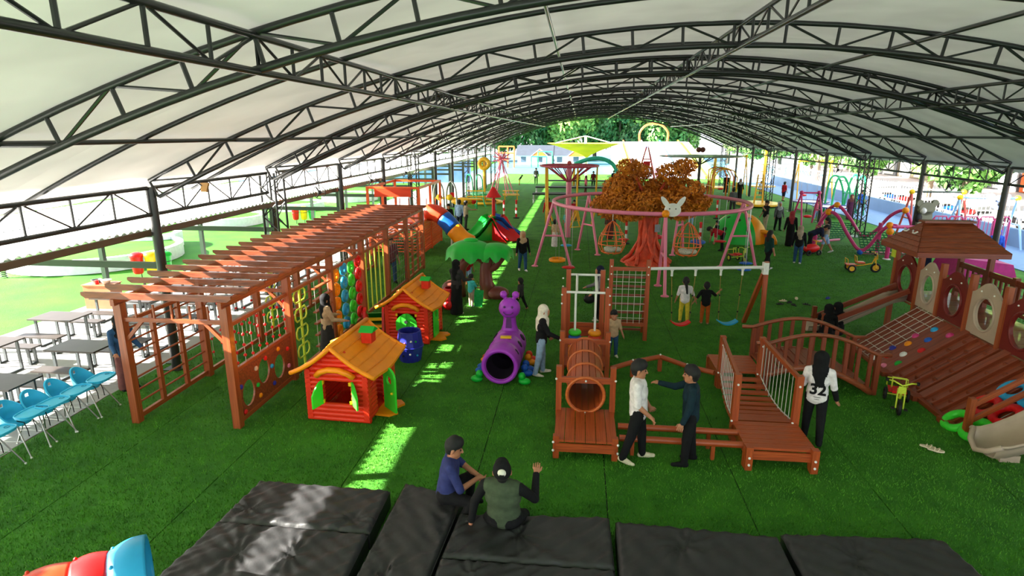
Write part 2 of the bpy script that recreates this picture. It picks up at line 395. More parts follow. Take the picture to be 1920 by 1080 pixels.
for j in range(12):
    Y = 6.8+5.2*j
    bar('rafter', (-9.2, Y+.2, 3.05), (-15.1, Y+.2, 2.94), .07, .12, GREENSTEEL, can)
    t = thing('canopy_post', 'square dark green steel post at the outer edge of the canopy, %s in its row' % ORD[j], 'post', (-15.1, Y+.2, 0), 0, 'outer canopy posts')
    blk('shaft', (0, 0, 1.43), (.14, .14, 2.86), GREENSTEEL, t); blk('base_plate', (0, 0, .01), (.3, .3, .02), GREENSTEEL, t)
    t = thing('canopy_post', 'square dark green steel post at the inner edge of the canopy, %s in its row' % ORD[j], 'post', (-9.3, Y+.35, 0), 0, 'inner canopy posts')
    blk('shaft', (0, 0, 1.49), (.14, .16, 2.98), GREENSTEEL, t); blk('base_plate', (0, 0, .01), (.3, .3, .02), GREENSTEEL, t)
    bar('tie_beam', (-9.2, Y+.2, 2.35), (-15.1, Y+.2, 2.35), .08, .14, GREENSTEEL, can)
# ------------------------------------------------------------------ black crash mats in front
VINYL = mat('black_vinyl', C(42, 42, 43), .42, var=.05, scale=5, bump=.4, bscale=7, spec=.45)
def crash_mat(label, corners, h, tufts, seed):
    A, B, D, E_ = [Vector((x, y, 0)) for x, y in corners]          # far left, far right, near right, near left
    c = (A+B+D+E_)/4; t = thing('crash_mat', label, 'mat', (c.x, c.y, 0), 0, 'black crash mats')
    rs = random.Random(seed); nx, ny = 72, 44; mb = MB()
    ph = [(rs.uniform(0, 6), rs.uniform(4, 11), rs.uniform(-.6, .6)) for _ in range(3)]
    wid, dep = (B-A).length, (E_-A).length
    for j in range(ny+1):
        for i in range(nx+1):
            u, v = i/nx, j/ny; p = (A*(1-u)+B*u)*(1-v)+(E_*(1-u)+D*u)*v - c
            e = min(u*wid, (1-u)*wid, v*dep, (1-v)*dep); z = h-.05*max(0, 1-e/.05)**2
            for tx, ty, amp in tufts:
                dx, dy = (u-tx)*wid, (v-ty)*dep; r = math.hypot(dx, dy)+1e-4; a = math.atan2(dy, dx)
                z -= amp*.03*math.exp(-(r/.09)**2)
                z += amp*.02*math.sin(9*a+3*math.sin(2*a+ty*9)+r*5)*math.exp(-r/.42)*min(1, r/.05)
            for f, q, s_ in ph: z += .006*math.sin(q*(u*wid+s_*3*v*dep)*2+f+2*math.sin(3*v+f))*min(1, e/.1)
            z += .02*math.exp(-e/.22)*abs(math.sin(17*(u*wid+v*dep)+2*math.sin(5*u)))**4*min(1, e/.03)
            mb.v.append((p.x, p.y, z))
    for j in range(ny):
        for i in range(nx): a = j*(nx+1)+i; mb.f.append((a, a+nx+1, a+nx+2, a+1))
    mb.build('cover_top', VINYL, t, 'all')
    sk = MB(); o = [A-c, B-c, D-c, E_-c]
    sk.v = [tuple(p+Vector((0, 0, z))) for z in (0, h-.045) for p in o]
    sk.f = [(k, (k+1) % 4, 4+(k+1) % 4, 4+k) for k in range(4)]+[(3, 2, 1, 0), (4, 5, 6, 7)]
    sk.f = [f[::-1] for f in sk.f]; sk.build('side_cover', VINYL, t)
    pipe('piping', [p+Vector((0, 0, h-.05)) for p in o], .008, VINYL, t, 6, True)
    return t
H_ = .28
crash_mat('crumpled black vinyl mat at the left with a bright sun stripe, farther half', [(-4.54, 7.42), (-2.56, 7.38), (-2.54, 6.44), (-4.60, 6.47)], H_, [(.12, .72, 1.0), (.85, .75, .8)], 1)
crash_mat('crumpled black vinyl mat at the lower left corner of the mat row, nearer half', [(-4.60, 6.45), (-2.55, 6.41), (-2.52, 5.2), (-4.72, 5.2)], H_, [(.3, .45, 1.2), (.62, .4, 1.1)], 2)
crash_mat('long narrow black vinyl mat under the man in the navy polo shirt', [(-2.40, 7.60), (-1.50, 7.35), (-1.62, 5.2), (-2.44, 5.2)], H_, [(.35, .75, 1.2)], 3)
crash_mat('black vinyl mat under the man in the green vest', [(-1.47, 6.95), (.52, 7.10), (.54, 6.12), (-1.53, 6.1)], H_, [(.42, .45, 1.1)], 4)
crash_mat('black vinyl mat at the bottom edge in front of the green-vested man', [(-1.53, 6.07), (.54, 6.09), (.54, 5.1), (-1.55, 5.1)], H_, [(.2, .3, 1.0)], 5)
crash_mat('black vinyl mat in the middle of the row with star-shaped creases', [(.60, 7.02), (2.62, 6.92), (2.62, 5.2), (.58, 5.2)], H_, [(.4, .2, 1.2)], 6)
crash_mat('black vinyl mat at the right end of the row', [(2.68, 6.99), (4.66, 7.10), (4.92, 5.4), (2.72, 5.4)], H_, [(.35, .3, 1.0)], 7)
# ------------------------------------------------------------------ tunnel crawl at the lower left corner
tn = thing('crawl_tunnel', 'plastic crawl tunnel of orange, red and blue rings at the lower left', 'tunnel', (-4.86, 4.72, 0), rad(36)); tn.scale = (.72, .84, .87)
def tun_seg(name, x0, x1, r, m, flare=1.):
    mb = MB(); N = 12; prof = []
    for i in range(N+1):
        f = i/N; q = r*(1+.07*math.sin(PI*f))*(1+(flare-1)*f); prof.append((x0+(x1-x0)*f, q))
    n_ = 28
    for x, q in prof+[(x, q-.03) for x, q in prof[::-1]]:
        for k in range(n_): a = 2*PI*k/n_; mb.v.append((x, q*math.cos(a), .62+q*math.sin(a)))
    T_ = len(prof)*2
    for i in range(T_):
        j = (i+1) % T_
        for k in range(n_): mb.f.append((i*n_+k, i*n_+(k+1) % n_, j*n_+(k+1) % n_, j*n_+k))
    o = mb.build(name, m, tn, 'all')
    for k in range(8): a = 2*PI*(k+.5)/8; ball('bolt', (x0+.05, (r+.012)*math.cos(a), .62+(r+.012)*math.sin(a)), .03, m, o, 8)
tun_seg('orange_ring', -.75, -.2, .5, ORED); tun_seg('red_ring', -.2, .25, .5, RED); tun_seg('blue_ring', .25, .72, .5, LBLUE, 1.16)
for x in (-.5, .5): blk('foot', (x, 0, .07), (.3, .5, .14), BLUE, tn)
# ------------------------------------------------------------------ blue high chairs
HCB = plastic('turquoise_plastic', 56, 196, 244, .4)
def high_chair():
    t = thing('high_chair', '', 'chair', (0, 0, 0), 0, 'turquoise high chairs')
    n_ = 22; out = []; inn = []
    # bucket back: a curved wall around the seat, highest behind, with a hand hole
    mb = MB(); A0, A1 = rad(62), rad(298)
    def top(a): return .60+.30*max(0, (-math.cos(a)+.35)/1.35)**1.2
    for lay, rr in ((0, .21), (1, .185)):
        for i in range(n_+1):
            a = A0+(A1-A0)*i/n_
            for j in range(7):
                f = j/6; z = .52+(top(a)-.52)*f; q = rr*(1+.12*f); mb.v.append((q*math.cos(a), q*1.02*math.sin(a), z))
    m_ = (n_+1)*7
    for i in range(n_):
        for j in range(6):
            if j == 4 and i in (10, 11): continue
            a = i*7+j; mb.f += [(a, a+7, a+8, a+1), (m_+a, m_+a+1, m_+a+8, m_+a+7)]
        mb.f += [(i*7+6, (i+1)*7+6, m_+(i+1)*7+6, m_+i*7+6)]
    for (i, j0) in ((0, 0), (n_, 0)):
        for j in range(6): a = i*7+j; mb.f.append((a, a+1, m_+a+1, m_+a))
    for (a, b, c_, d_) in ((10*7+4, 12*7+4, 0, 0), (10*7+5, 12*7+5, 0, 0)):
        mb.f += [(a, a+7, m_+a+7, m_+a), (a+7, a+14, m_+a+14, m_+a+7)]
    mb.build('backrest', HCB, t, True)
    MB().lathe([(.001, .5), (.2, .5), (.215, .53), (.2, .55), (.001, .54)], 22).build('seat', HCB, t, True)
    tr = MB(); pr = []
    for k in range(20):
        a = 2*PI*k/20; pr.append((.30+.17*math.copysign(abs(math.cos(a))**.6, math.cos(a)), .25*math.copysign(abs(math.sin(a))**.6, math.sin(a))))
    tr.prism(pr, .035, Matrix.Translation((0, 0, .69)))
    tray = tr.build('tray', HCB, t)
    pipe('tray_rim', [(x, y, .712) for x, y in pr], .014, HCB, tray, 6, True)
    ring('cup_hollow', (.30, .17, .708), .035, .006, plastic('dark_turquoise', 30, 130, 176), tray)
    for s_ in (-1, 1):
        for f in (-1, 1):
            l = rod('leg', (f*.13, s_*.15, .52), (f*.33+.05, s_*.27, .012), .012, CHROME, t); ball('foot_cap', (f*.33+.05, s_*.27, .015), .02, CAPW, t, 8)
        rod('side_bar', (-.2+.03, s_*.2, .26), (.24, s_*.2, .26), .008, CHROME, t)
    rod('footrest', (.24, -.2, .26), (.24, .2, .26), .01, CHROME, t)
    for s_ in (-.05, .05): pipe('strap', [(.05, s_, .56), (.2, s_*1.6, .55), (.235, s_*1.6, .42), (.24, s_*1.6, .30)], .008, BLACKP, t, 5)
    return t
hc = high_chair()
hl = ['turquoise high chair cut by the left edge of the picture', 'turquoise high chair second from the camera in the slanting row', 'turquoise high chair in the middle of the slanting row', 'turquoise high chair second from the far end of the row', 'turquoise high chair at the far end of the row beside the climbing frame']
for i, (px, py) in enumerate([(-6, 811), (58, 774), (101, 754), (143, 732), (188, 709)]):
    p = W(px, py, .70); o = hc if i == 0 else copy_tree(hc); o['label'] = hl[i]; o.location = (p.x-.30, p.y, 0); o.rotation_euler = (0, 0, rad([0, 4, -3, 2, 5][i]))
# ------------------------------------------------------------------ dining tables and benches
TOPS = mat('grey_laminate', C(62, 54, 50), .45, var=.05, scale=3)
GREYSTEEL = paint('grey_steel', 74, 80, 82)
def table(nm, w, d, h, cat, group):
    t = thing(nm, '', cat, (0, 0, 0), 0, group); top = blk('top', (0, 0, h-.0175), (w, d, .035), TOPS, t)
    for s_ in (-1, 1):
        x = s_*(w/2-.16)
        for y in (-1, 1): blk('leg', (x, y*(d/2-.07), (h-.035)/2), (.06, .04, h-.035), GREYSTEEL, t)
        blk('foot_bar', (x, 0, .02), (.06, d-.1, .04), GREYSTEEL, t)
    return t
tb = table('dining_table', 1.16, .72, .75, 'table', 'dining tables under the canopy'); bn = table('bench', 1.1, .30, .44, 'bench', 'benches under the canopy')
k = 0
rows = [9.3, 11.25, 13.2, 15.15, 17.1, 19.05, 21.0, 26.2, 28.2, 30.2]
for r_, Y in enumerate(rows):
    for c_, X in enumerate((-10.62, -12.9)):
        nm = '%s row, %s side' % (ORD[r_], 'hall' if c_ == 0 else 'lawn')
        o = tb if k == 0 else copy_tree(tb); o.location = (X, Y, 0); o['label'] = 'grey laminate dining table in the ' + nm
        for s_ in (-1, 1):
            b = bn if (k == 0 and s_ == -1) else copy_tree(bn); b.location = (X, Y+s_*.62, 0); b['label'] = 'grey bench on the %s side of the table in the %s' % ('near' if s_ < 0 else 'far', nm)
        k += 1
# counter with bowls, hanging bins
ct = thing('counter', 'small brown wooden counter at the edge of the lawn', 'counter', tuple(W(198, 575)), rad(4))
BRL = mat('brown_laminate', C(172, 106, 70), .5, scale=2, var=.05)
blk('body', (0, 0, .36), (.85, .5, .72), BRL, ct); blk('top', (0, 0, .735), (.9, .55, .03), BRL, ct)
for dx, m_, nm in ((-.2, mat('steel_bowl', C(120, 130, 136), .3, metal=.7), 'grey metal bowl on the brown counter'), (.12, WHITE, 'white bowl beside the red can on the counter')):
    o = MB().lathe([(.05, 0), (.09, .0), (.15, .1), (.135, .1), (.08, .015), (.001, .012)], 18).build('bowl', m_, None, True); o.location = W(198, 575)+Vector((dx, .05, .75)); tag(o, nm, 'bowl')
o = MB().lathe([(.001, 0), (.05, 0), (.055, .02), (.055, .12), (.04, .13), (.001, .13)], 14).build('can', RED, None, True); o.location = W(198, 575)+Vector((-.02, -.15, .75)); tag(o, 'small red can standing on the brown counter', 'can')
def bin_set(loc, labels, rz):
    for i, (m_, l_) in enumerate(zip((RED, YELLOW, GREEN), labels)):
        t = thing('litter_bin', l_, 'bin', tuple(Vector(loc)+Vector((math.cos(rz)*.46*i, math.sin(rz)*.46*i, 0))), rz, 'hanging litter bins')
        MB().lathe([(.001, .28), (.13, .28), (.17, .34), (.21, .9), (.22, .92), (.2, .93), (.001, .93)], 18).build('body', m_, t, True)
        MB().lathe([(.23, .9), (.235, .96), (.2, 1.02), (.1, 1.06), (.001, 1.07)], 18).build('lid', m_, t, True)
        rod('post', (0, .25, 0), (0, .25, 1.05), .02, STEEL, t); bar('bracket', (0, .25, .75), (0, .18, .75), .1, .03, STEEL, t); ring('band', (0, 0, .7), .2, .01, STEEL, t)
bin_set(tuple(W(263, 527)), ['red litter bin hanging near the second canopy column', 'yellow litter bin between the red and green bins', 'green litter bin beside the nearer yellow bin'], rad(20))
bin_set(tuple(W(556, 421)), ['red litter bin of the farther trio on the lawn', 'yellow litter bin of the farther trio', 'green litter bin of the farther trio'], rad(20))
# round white planters and seats on the lawn
PL = mat('white_render', C(222, 226, 230), .6, var=.03)
for px, py, r, h, l in ((160, 505, 3.2, .55, 'long curved white planter wall on the left lawn'), (270, 470, 1.5, .7, 'round white planter behind the red litter bin'), (415, 425, 2.4, .5, 'white curved planter beyond the canopy posts'), (660, 378, 2.2, .5, 'white curved planter behind the lattice column'), (560, 395, 1.8, .5, 'low white planter near the farther litter bins')):
    p = W(px, py); t = thing('planter', l, 'planter', (p.x-r*.3, p.y+r*.6, 0), 0, 'white planters on the lawn')
    MB().lathe([(r, 0), (r, h), (r-.25, h), (r-.25, h-.12), (.001, h-.12)], 36).build('wall', PL, t, True)
    MB().lathe([(r-.26, h-.1), (r*.5, h-.02), (.001, h)], 30).build('soil_turf', LAWN, t, True)
for i, (px, py, m_) in enumerate(((8, 520, ORANGE), (520, 396, RED), (345, 398, PINKD))):
    p = W(px, py); t = thing('spring_rider', ['orange seesaw at the left edge on the lawn', 'red toy rider on the lawn beyond the lattice column', 'pink toy rider on the lawn near the canopy edge'][i], 'toy rider', tuple(p), rad(40*i))
    MB().sphere((0, 0, .45), .3, 12, (1.5, .5, .6)).build('seat', m_, t, 'all'); ball('head', (.38, 0, .72), .17, m_, t)
    pipe('spring', [(.1*math.cos(a), .1*math.sin(a), .28*a/25) for a in np.linspace(0, 25, 60)], .02, STEEL, t, 5); rod('handle', (.2, -.2, .72), (.2, .2, .72), .02, YELLOW, t)
# ------------------------------------------------------------------ pergola climbing frame
pg = thing('pergola_climber', 'long reddish wooden pergola climbing frame with nets, discs and ladders', 'climbing frame', (0, 0, 0))
PXR, PXL = -6.05, -8.03; PY = [9.43+2.24*k for k in range(7)]
for X in (PXR, PXL):
    for Y in PY:
        bar('post', (X, Y, 0), (X, Y, 2.3), .14, .14, WOOD, pg)
    bar('top_rail', (X, PY[0]-.15, 2.34), (X, PY[-1]+.15, 2.34), .07, .12, WOOD, pg)
    for k in range(6):
        bar('side_rail', (X, PY[k]+.07, 1.93), (X, PY[k+1]-.07, 1.93), .06, .07, WOOD, pg); bar('side_rail', (X, PY[k]+.07, .1), (X, PY[k+1]-.07, .1), .06, .09, WOOD, pg)
for k in range(25):
    Y = 9.33+.563*k
    mb = MB().prism([(-8.62, .0), (-8.54, -.055), (-5.92, -.055), (-5.84, .0), (-5.84, .055), (-8.62, .055)], .055, Matrix.Translation((0, Y, 2.455)) @ Matrix.Rotation(PI/2, 4, 'X'))
    mb.build('roof_slat', WOODM, pg)
for k, Y in enumerate(PY):
    bar('cross_bar', (PXL+.07, Y, 2.0), (PXR-.07, Y, 2.0), .06, .07, WOOD, pg)
    for s_, X in ((1, PXL+.06), (-1, PXR-.06)): bar('brace', (X, Y, 1.62), (X+s_*.34, Y, 1.98), .05, .06, WOOD, pg)
    if k == 0:
        for j in range(5): bar('spindle', (PXL+.3+.34*j, Y, 2.03), (PXL+.3+.34*j, Y, 2.28), .03, .03, WOOD, pg)
def rungs(X, Y0, Y1, zs, ups=(), r=.02, m=WOOD):
    for z in zs: rod('rung', (X, Y0, z), (X, Y1, z), r, m, pg, 8)
    for y in ups: bar('upright', (X, y, .12), (X, y, 1.93), .07, .09, WOOD, pg)
def beads(X, Y0, Y1, z0, z1, n, nb=5):
    for i in range(n):
        y = Y0+(Y1-Y0)*(i+.5)/n
        st = rod('string', (X, y, z0), (X, y, z1), .006, ROPE, pg, 5)
        for j in range(nb): ball('bead', (X, y, z0+(z1-z0)*(j+.35+.3*(i % 2))/nb), .032, RED, pg, 8)
def leafpole(X, y):
    rod('leaf_pole', (X, y, 0), (X, y, 1.93), .028, LIME, pg)
    for j in range(4):
        for s_ in (-1, 1):
            z = .35+.42*j; pipe('leaf_loop', [(X, y, z), (X, y+s_*.2, z), (X, y+s_*.27, z+.07), (X, y+s_*.27, z+.2), (X, y+s_*.2, z+.27), (X, y, z+.27)], .02, LIME, pg, 6)
def net(X, Y0, Y1, z0, z1, nx, nz, m=ROPE, r=.008):
    for i in range(nx+1): y = Y0+(Y1-Y0)*i/nx; rod('net_rope', (X, y, z0), (X, y, z1), r, m, pg, 5)
    for j in range(nz+1): z = z0+(z1-z0)*j/nz; rod('net_rope', (X, Y0, z), (X, Y1, z), r, m, pg, 5)
def steps(X, Y0, Y1):
    for j in range(6): bar('rope_step', (X, Y0, .3+.28*j), (X, Y1, .3+.28*j), .09, .035, WOOD, pg)
    for y in (Y0+.06, Y1-.06): rod('string', (X, y, .2), (X, y, 1.9), .008, ROPE, pg, 5)
b = [(PY[k]+.07, PY[k+1]-.07) for k in range(6)]
zr = [.35+.24*j for j in range(7)]
rungs(PXL, *b[0], zr, (PY[0]+.75, PY[0]+1.5)); beads(PXL, *b[1], .35, 1.9, 6); leafpole(PXL, PY[2]+.7); steps(PXL, PY[2]+1.2, PY[3]-.2)
rungs(PXL, *b[3], zr, (PY[3]+.75, PY[3]+1.5)); net(PXL, *b[4], .15, 1.9, 7, 6); rungs(PXL, *b[5], zr, (PY[5]+.75, PY[5]+1.5))
# right side, first bay: board with three round holes and grips, beads above
TB = Matrix.Translation((PXR, PY[0], 0)) @ Matrix(((0, 0, 1, 0), (1, 0, 0, 0), (0, 1, 0, 0), (0, 0, 0, 1)))
bd = MB().plate([(.07, .12), (2.17, .12), (2.17, 1.02), (.07, 1.02)], [(.42, .5, .21, .25), (1.02, .70, .21, .25), (1.62, .55, .21, .25)], .035, TB).build('hole_board', WOODM, pg)
for y, z, m_ in ((.16, .72, NAVY), (.22, .2, RED), (.72, .86, plastic('cream_grip', 230, 190, 160)), (.78, .28, ORANGE), (.73, .52, GREEN), (1.08, .93, RED), (1.3, .68, LBLUE), (1.33, .3, NAVY), (1.6, .93, ORANGE), (1.98, .42, PINK), (1.98, .8, RED)):
    ball('climbing_grip', (PXR+.03, PY[0]+y, z), .055, m_, bd, 8, (.6, 1, .9))
bar('side_rail', (PXR, PY[0]+.07, 1.07), (PXR, PY[1]-.07, 1.07), .06, .07, WOOD, pg)
beads(PXR, *b[0], 1.1, 1.9, 8, 4)
leafpole(PXR, PY[1]+.55); steps(PXR, PY[1]+1.25, PY[2]-.1)
for c_, m_ in enumerate((ORANGE, LBLUE, LGREEN, RED)):
    for r_ in range(5):
        y, z = PY[2]+.34+.52*c_, .26+.365*r_+(.06 if c_ % 2 else 0)
        d = ring('disc', (PXR, y, z), .125, .052, m_, pg, 'x', 20, 8); MB().box((0, 0, 0), (.04, .17, .02)).box((0, 0, 0), (.17, .02, .02)).lathe([(.001, -.014), (.03, -.014), (.03, .014), (.001, .014)], 12).build('disc_core', m_, d).matrix_basis = Matrix.Diagonal((8, 8, 8, 1))
    rod('string', (PXR, PY[2]+.34+.52*c_, .12), (PXR, PY[2]+.34+.52*c_, 1.92), .006, ROPE, pg, 5)
for i in range(5): rod('lime_pole', (PXR, PY[3]+.3+.4*i, .1), (PXR, PY[3]+.3+.4*i, 1.93), .022, LIME, pg, 8)
net(PXR, *b[4], .15, 1.9, 9, 7, STEEL, .007); rungs(PXR, *b[5], zr, (PY[5]+.75, PY[5]+1.5))
# ------------------------------------------------------------------ plastic log playhouses
LOGR = plastic('log_red_plastic', 232, 52, 24, .42); ROOFO = plastic('roof_orange_plastic', 250, 146, 14, .45)
def playhouse(label, loc, rz, opened):
    t = thing('playhouse', label, 'playhouse', loc, rz, 'log cabin playhouses'); w, d, r = .55, .64, .052
    def log(a, b): rod('log', a, b, r*1.06, LOGR, t, 10)
    for i in range(11):
        z = .06+i*.096; win = 4 <= i <= 8
        for y in (-d, d):
            if win and (y < 0): log((-w-.06, y, z), (-.27, y, z)); log((.27, y, z), (w+.06, y, z))
            else: log((-w-.06, y, z), (w+.06, y, z))
        z += .048
        log((-w, -d-.06, z), (-w, d+.06, z))
        if i < 9: log((w, -d-.06, z), (w, -.26, z)); log((w, .26, z), (w, d+.06, z))
        else: log((w, -d-.06, z), (w, d+.06, z))
    for y in (-d, d): MB().prism([(-w, 1.08), (w, 1.08), (.16, 1.52), (-.16, 1.52)], .06, Matrix.Translation((0, y, 0)) @ Matrix.Rotation(PI/2, 4, 'X')).build('gable', LOGR, t)
    for i in range(4): log((-w+.12+.1*i, -d-.03, 1.14+.095*i), (w-.12-.1*i, -d-.03, 1.14+.095*i))
    # roof: two curved slabs, thick rolled edges and shingle ridges
    for s_ in (-1, 1):
        mb = MB(); N = 14; K = 10; pts = []
        for j in range(N+1):
            y = -d-.2+(2*d+.4)*j/N
            for i in range(K+1):
                f = i/K; x = s_*f*.80; z = 1.66-.62*f-.05*math.sin(PI*f)+.045*f*f*math.cos(2*PI*(j/N))+.006*math.sin(i*PI)
                pts.append((x, y, z+.008*((i*2) % 3 == 0)))
        for lay in (0, -.055): mb.v += [(x, y, z+lay) for x, y, z in pts]
        q = (N+1)*(K+1)
        for j in range(N):
            for i in range(K):
                a = j*(K+1)+i; f1 = (a, a+1, a+K+2, a+K+1); f1 = f1 if s_ > 0 else f1[::-1]; mb.f += [f1, tuple(q+v for v in f1[::-1])]
        for j in range(N): a, b = j*(K+1)+K, (j+1)*(K+1)+K; mb.f.append((a, b, q+b, q+a) if s_ < 0 else (a, q+a, q+b, b))
        for i in range(K): a, b = i, i+1; mb.f.append((a, b, q+b, q+a)); a, b = N*(K+1)+i, N*(K+1)+i+1; mb.f.append((a, q+a, q+b, b))
        sl = mb.build('roof_slab', ROOFO, t, True)
        for y in (-d-.2, d+.2): pipe('verge', [(s_*f*.80, y, 1.65-.62*f-.05*math.sin(PI*f)+.045*f*f) for f in np.linspace(0, 1, 8)], .045, ROOFO, sl, 8)
        for j in range(1, 5): f = j/5; pipe('shingle_line', [(s_*f*.80, -d-.17+(2*d+.34)*q_/12, 1.67-.62*f-.05*math.sin(PI*f)+.045*f*f*math.cos(2*PI*q_/12)) for q_ in range(13)], .011, ROOFO, sl, 5)
    pipe('ridge_roll', [(0, -d-.22, 1.66), (0, d+.22, 1.66)], .05, ROOFO, t)
    pipe('window_hood', [(-.36, -d-.08, 1.00), (-.26, -d-.12, 1.10), (-.1, -d-.13, 1.16), (.1, -d-.13, 1.16), (.26, -d-.12, 1.10), (.36, -d-.08, 1.00)], .06, ROOFO, t, 10)
    c = blk('chimney', (.33, .12, 1.56), (.2, .22, .24), LOGR, t); 
    mb = MB(); mb.add([(-.14, -.15, 0), (.14, -.15, 0), (.14, .15, 0), (-.14, .15, 0), (-.14, 0, .1), (.14, 0, .1)], [(0, 1, 5, 4), (2, 3, 4, 5), (3, 0, 4), (1, 2, 5), (3, 2, 1, 0)]); mb.build('chimney_cap', GREEN, t, loc=(.33, .12, 1.68))
    # shutters
    def shutter(x0, x1, y0, y1, sgn):
        v = []; N = 8
        for f in np.linspace(0, 1, N):
            z1 = .90-(.24*f*f)
            v.append((x0+(x1-x0)*f, y0+(y1-y0)*f, .40)); v.append((x0+(x1-x0)*f, y0+(y1-y0)*f, z1))
        nx, ny = -(y1-y0), (x1-x0); l = math.hypot(nx, ny); nx, ny = nx/l*.03, ny/l*.03
        mb = MB(); mb.v = v+[(x+nx, y+ny, z) for x, y, z in v]; q = 2*N
        for i in range(N-1): a = 2*i; mb.f += [(a, a+2, a+3, a+1), (q+a, q+a+1, q+a+3, q+a+2), (a+1, a+3, q+a+3, q+a+1), (a, q+a, q+a+2, a+2)]
        mb.f += [(0, 1, q+1, q), (2*N-2, q+2*N-2, q+2*N-1, 2*N-1)]
        o = mb.build('shutter', LGREEN, t); return o
    if opened: shutter(-.29, -.36, -d-.06, -d-.33, 1); shutter(.29, .47, -d-.06, -d-.27, 1)
    else:
        shutter(0, -.29, -d-.07, -d-.07, 1); shutter(0, .29, -d-.07, -d-.07, 1)
        MB().lathe([(.001, 0), (.05, 0), (.05, .02), (.001, .02)], 16).build('window_knob', BLACKP, t).matrix_basis = Matrix.Translation((0, -d-.1, .66)) @ Matrix.Rotation(PI/2, 4, 'X')
    for z in (.45, .85): blk('hinge', (.27, -d-.055, z), (.05, .04, .07), YELLOW, t); blk('hinge', (-.27, -d-.055, z), (.05, .04, .07), YELLOW, t)
    # door on the right side, arched leaf with a little window
    arch = [(-.21, 0), (.21, 0), (.21, .72)]+[(.21*math.cos(a), .72+.21*math.sin(a)) for a in np.linspace(.2, PI-.2, 9)]+[(-.21, .72)]
    if opened: T = Matrix.Translation((w+.26, -.14, .06)) @ Matrix.Rotation(rad(-40), 4, 'Z') @ Matrix.Rotation(PI/2, 4, 'X')
    else: T = Matrix.Translation((w+.07, 0, .06)) @ Matrix.Rotation(PI/2, 4, 'Z') @ Matrix.Rotation(PI/2, 4, 'X')
    do = MB().plate(arch, [(0, .66, .09, .1)], .04, T).build('door', LGREEN, t)
    ball('door_knob', T @ Vector((.13, .42, .04)), .03, YELLOW, do, 8)
    st = [(w, -.32), (w+.3, -.34), (w+.42, -.2), (w+.3, 0), (w+.42, .2), (w+.3, .34), (w, .32)]
    MB().prism(st, .05, Matrix.Translation((0, 0, .03))).build('door_step', ROOFO, t)
    st = [(-w, -.12), (-w-.28, -.02), (-w-.2, .14), (-w-.3, .3), (-w, .34)]
    MB().prism(st, .05, Matrix.Translation((0, 0, .56))).build('side_shelf', ROOFO, t)
    MB().box((0, 0, .012), (2*w, 2*d, .024)).build('base', LOGR, t)
    return t
playhouse('red log playhouse with orange roof and open green shutters, nearest the camera', (-4.27, 10.5, 0), rad(-3), True).scale = (1, 1, .92)
playhouse('red log playhouse with closed green window, behind the blue barrel', (-4.2, 14.8, 0), rad(-3), False).scale = (.93, .93, .9)
# toys beside the second house
t = thing('toy_car', 'red plastic toy car standing behind the second playhouse', 'toy car', (-3.75, 17.1, 0), rad(90)); t.scale = (.8, .8, .8)
MB().sphere((0, 0, .36), .5, 16, (1, .62, .55)).build('body', RED, t, 'all'); MB().lathe([(.3, 0), (.33, .02), (.27, .4), (.2, .42)], 16, (-.05, 0, .52), 1, .8).build('cabin', RED, t, True)
for x in (-.3, .32):
    for y in (-.28, .28): ring('wheel', (x, y, .15), .1, .05, BLACKP, t, 'y', 16)
t = thing('toy_slide', 'small green and red toddler slide between the pergola and the playhouse', 'slide', (-5.25, 14.7, 0), rad(100))
mb = MB(); pf = [(0, .62), (.12, .6), (.45, .3), (.8, .1), (1.0, .07)]
for x, z in pf: mb.v += [(x, -.22, z+.1), (x, -.2, z), (x, .2, z), (x, .22, z+.1)]
for i in range(4):
    for k in range(3): a = i*4+k; mb.f.append((a, a+4, a+5, a+1))
mb.build('chute', GREEN, t, True)
for s_ in (-1, 1): MB().prism([(-.35, 0), (.1, 0), (.05, .75), (-.05, .8), (-.15, .7)], .06, Matrix.Translation((0, s_*.24, 0)) @ Matrix.Rotation(PI/2, 4, 'X')).build('side_panel', RED, t)
for j in range(3): blk('step', (-.25+.07*j, 0, .15+.17*j), (.12, .42, .05), YELLOW, t)
# barrel
t = thing('barrel', 'blue faceted plastic barrel with coloured dots beside the playhouse', 'barrel', tuple(W(770, 674))); t.scale = (.92, .92, .9)
MB().lathe([(.001, 0), (.27, 0), (.34, .38), (.34, .42), (.29, .8), (.25, .8), (.29, .42), (.24, .06), (.001, .06)], 12).build('body', NAVY, t)
for z, r in ((.4, .345), (.8, .28)): ring('hoop', (0, 0, z), r, .018, NAVY, t, 'z', 12, 6)
for i, (a, z, m_) in enumerate(((-1.2, .6, WHITE), (-1.7, .55, PURPLE), (-2.2, .52, RED), (-.8, .58, GREEN), (-1.3, .25, WHITE), (-1.9, .2, BLACKP), (-.7, .2, LBLUE))):
    ball('dot', (.31*math.cos(a), .31*math.sin(a), z), .03, m_, t, 8)
# caterpillar tunnel
cp = thing('caterpillar_tunnel', 'purple plastic caterpillar crawl tunnel with coloured feet and antennae', 'crawl tunnel', (-1.56, 11.86, 0), rad(-2))
mb = MB(); n_ = 30; prof = []
for i in range(31):
    f = i/30; y = f*1.65; prof.append((y, .41*(.90+.10*abs(math.sin(3*PI*f))**.6)*(1-.06*f)))
for y, r in prof+[(y, r-.07) for y, r in prof[::-1]]:
    for k in range(n_): a = 2*PI*k/n_; mb.v.append((r*math.cos(a), y, max(.015, .42+r*math.sin(a))))
T_ = len(prof)*2
for i in range(T_):
    j = (i+1) % T_
    for k in range(n_): mb.f.append((i*n_+k, j*n_+k, j*n_+(k+1) % n_, i*n_+(k+1) % n_))
lin = MB(); lin.v = [(x*.985, y+.004, .42+(z-.42)*.985) for x, y, z in mb.v[31*n_:]]; lin.f = [f for f in mb.f if False]
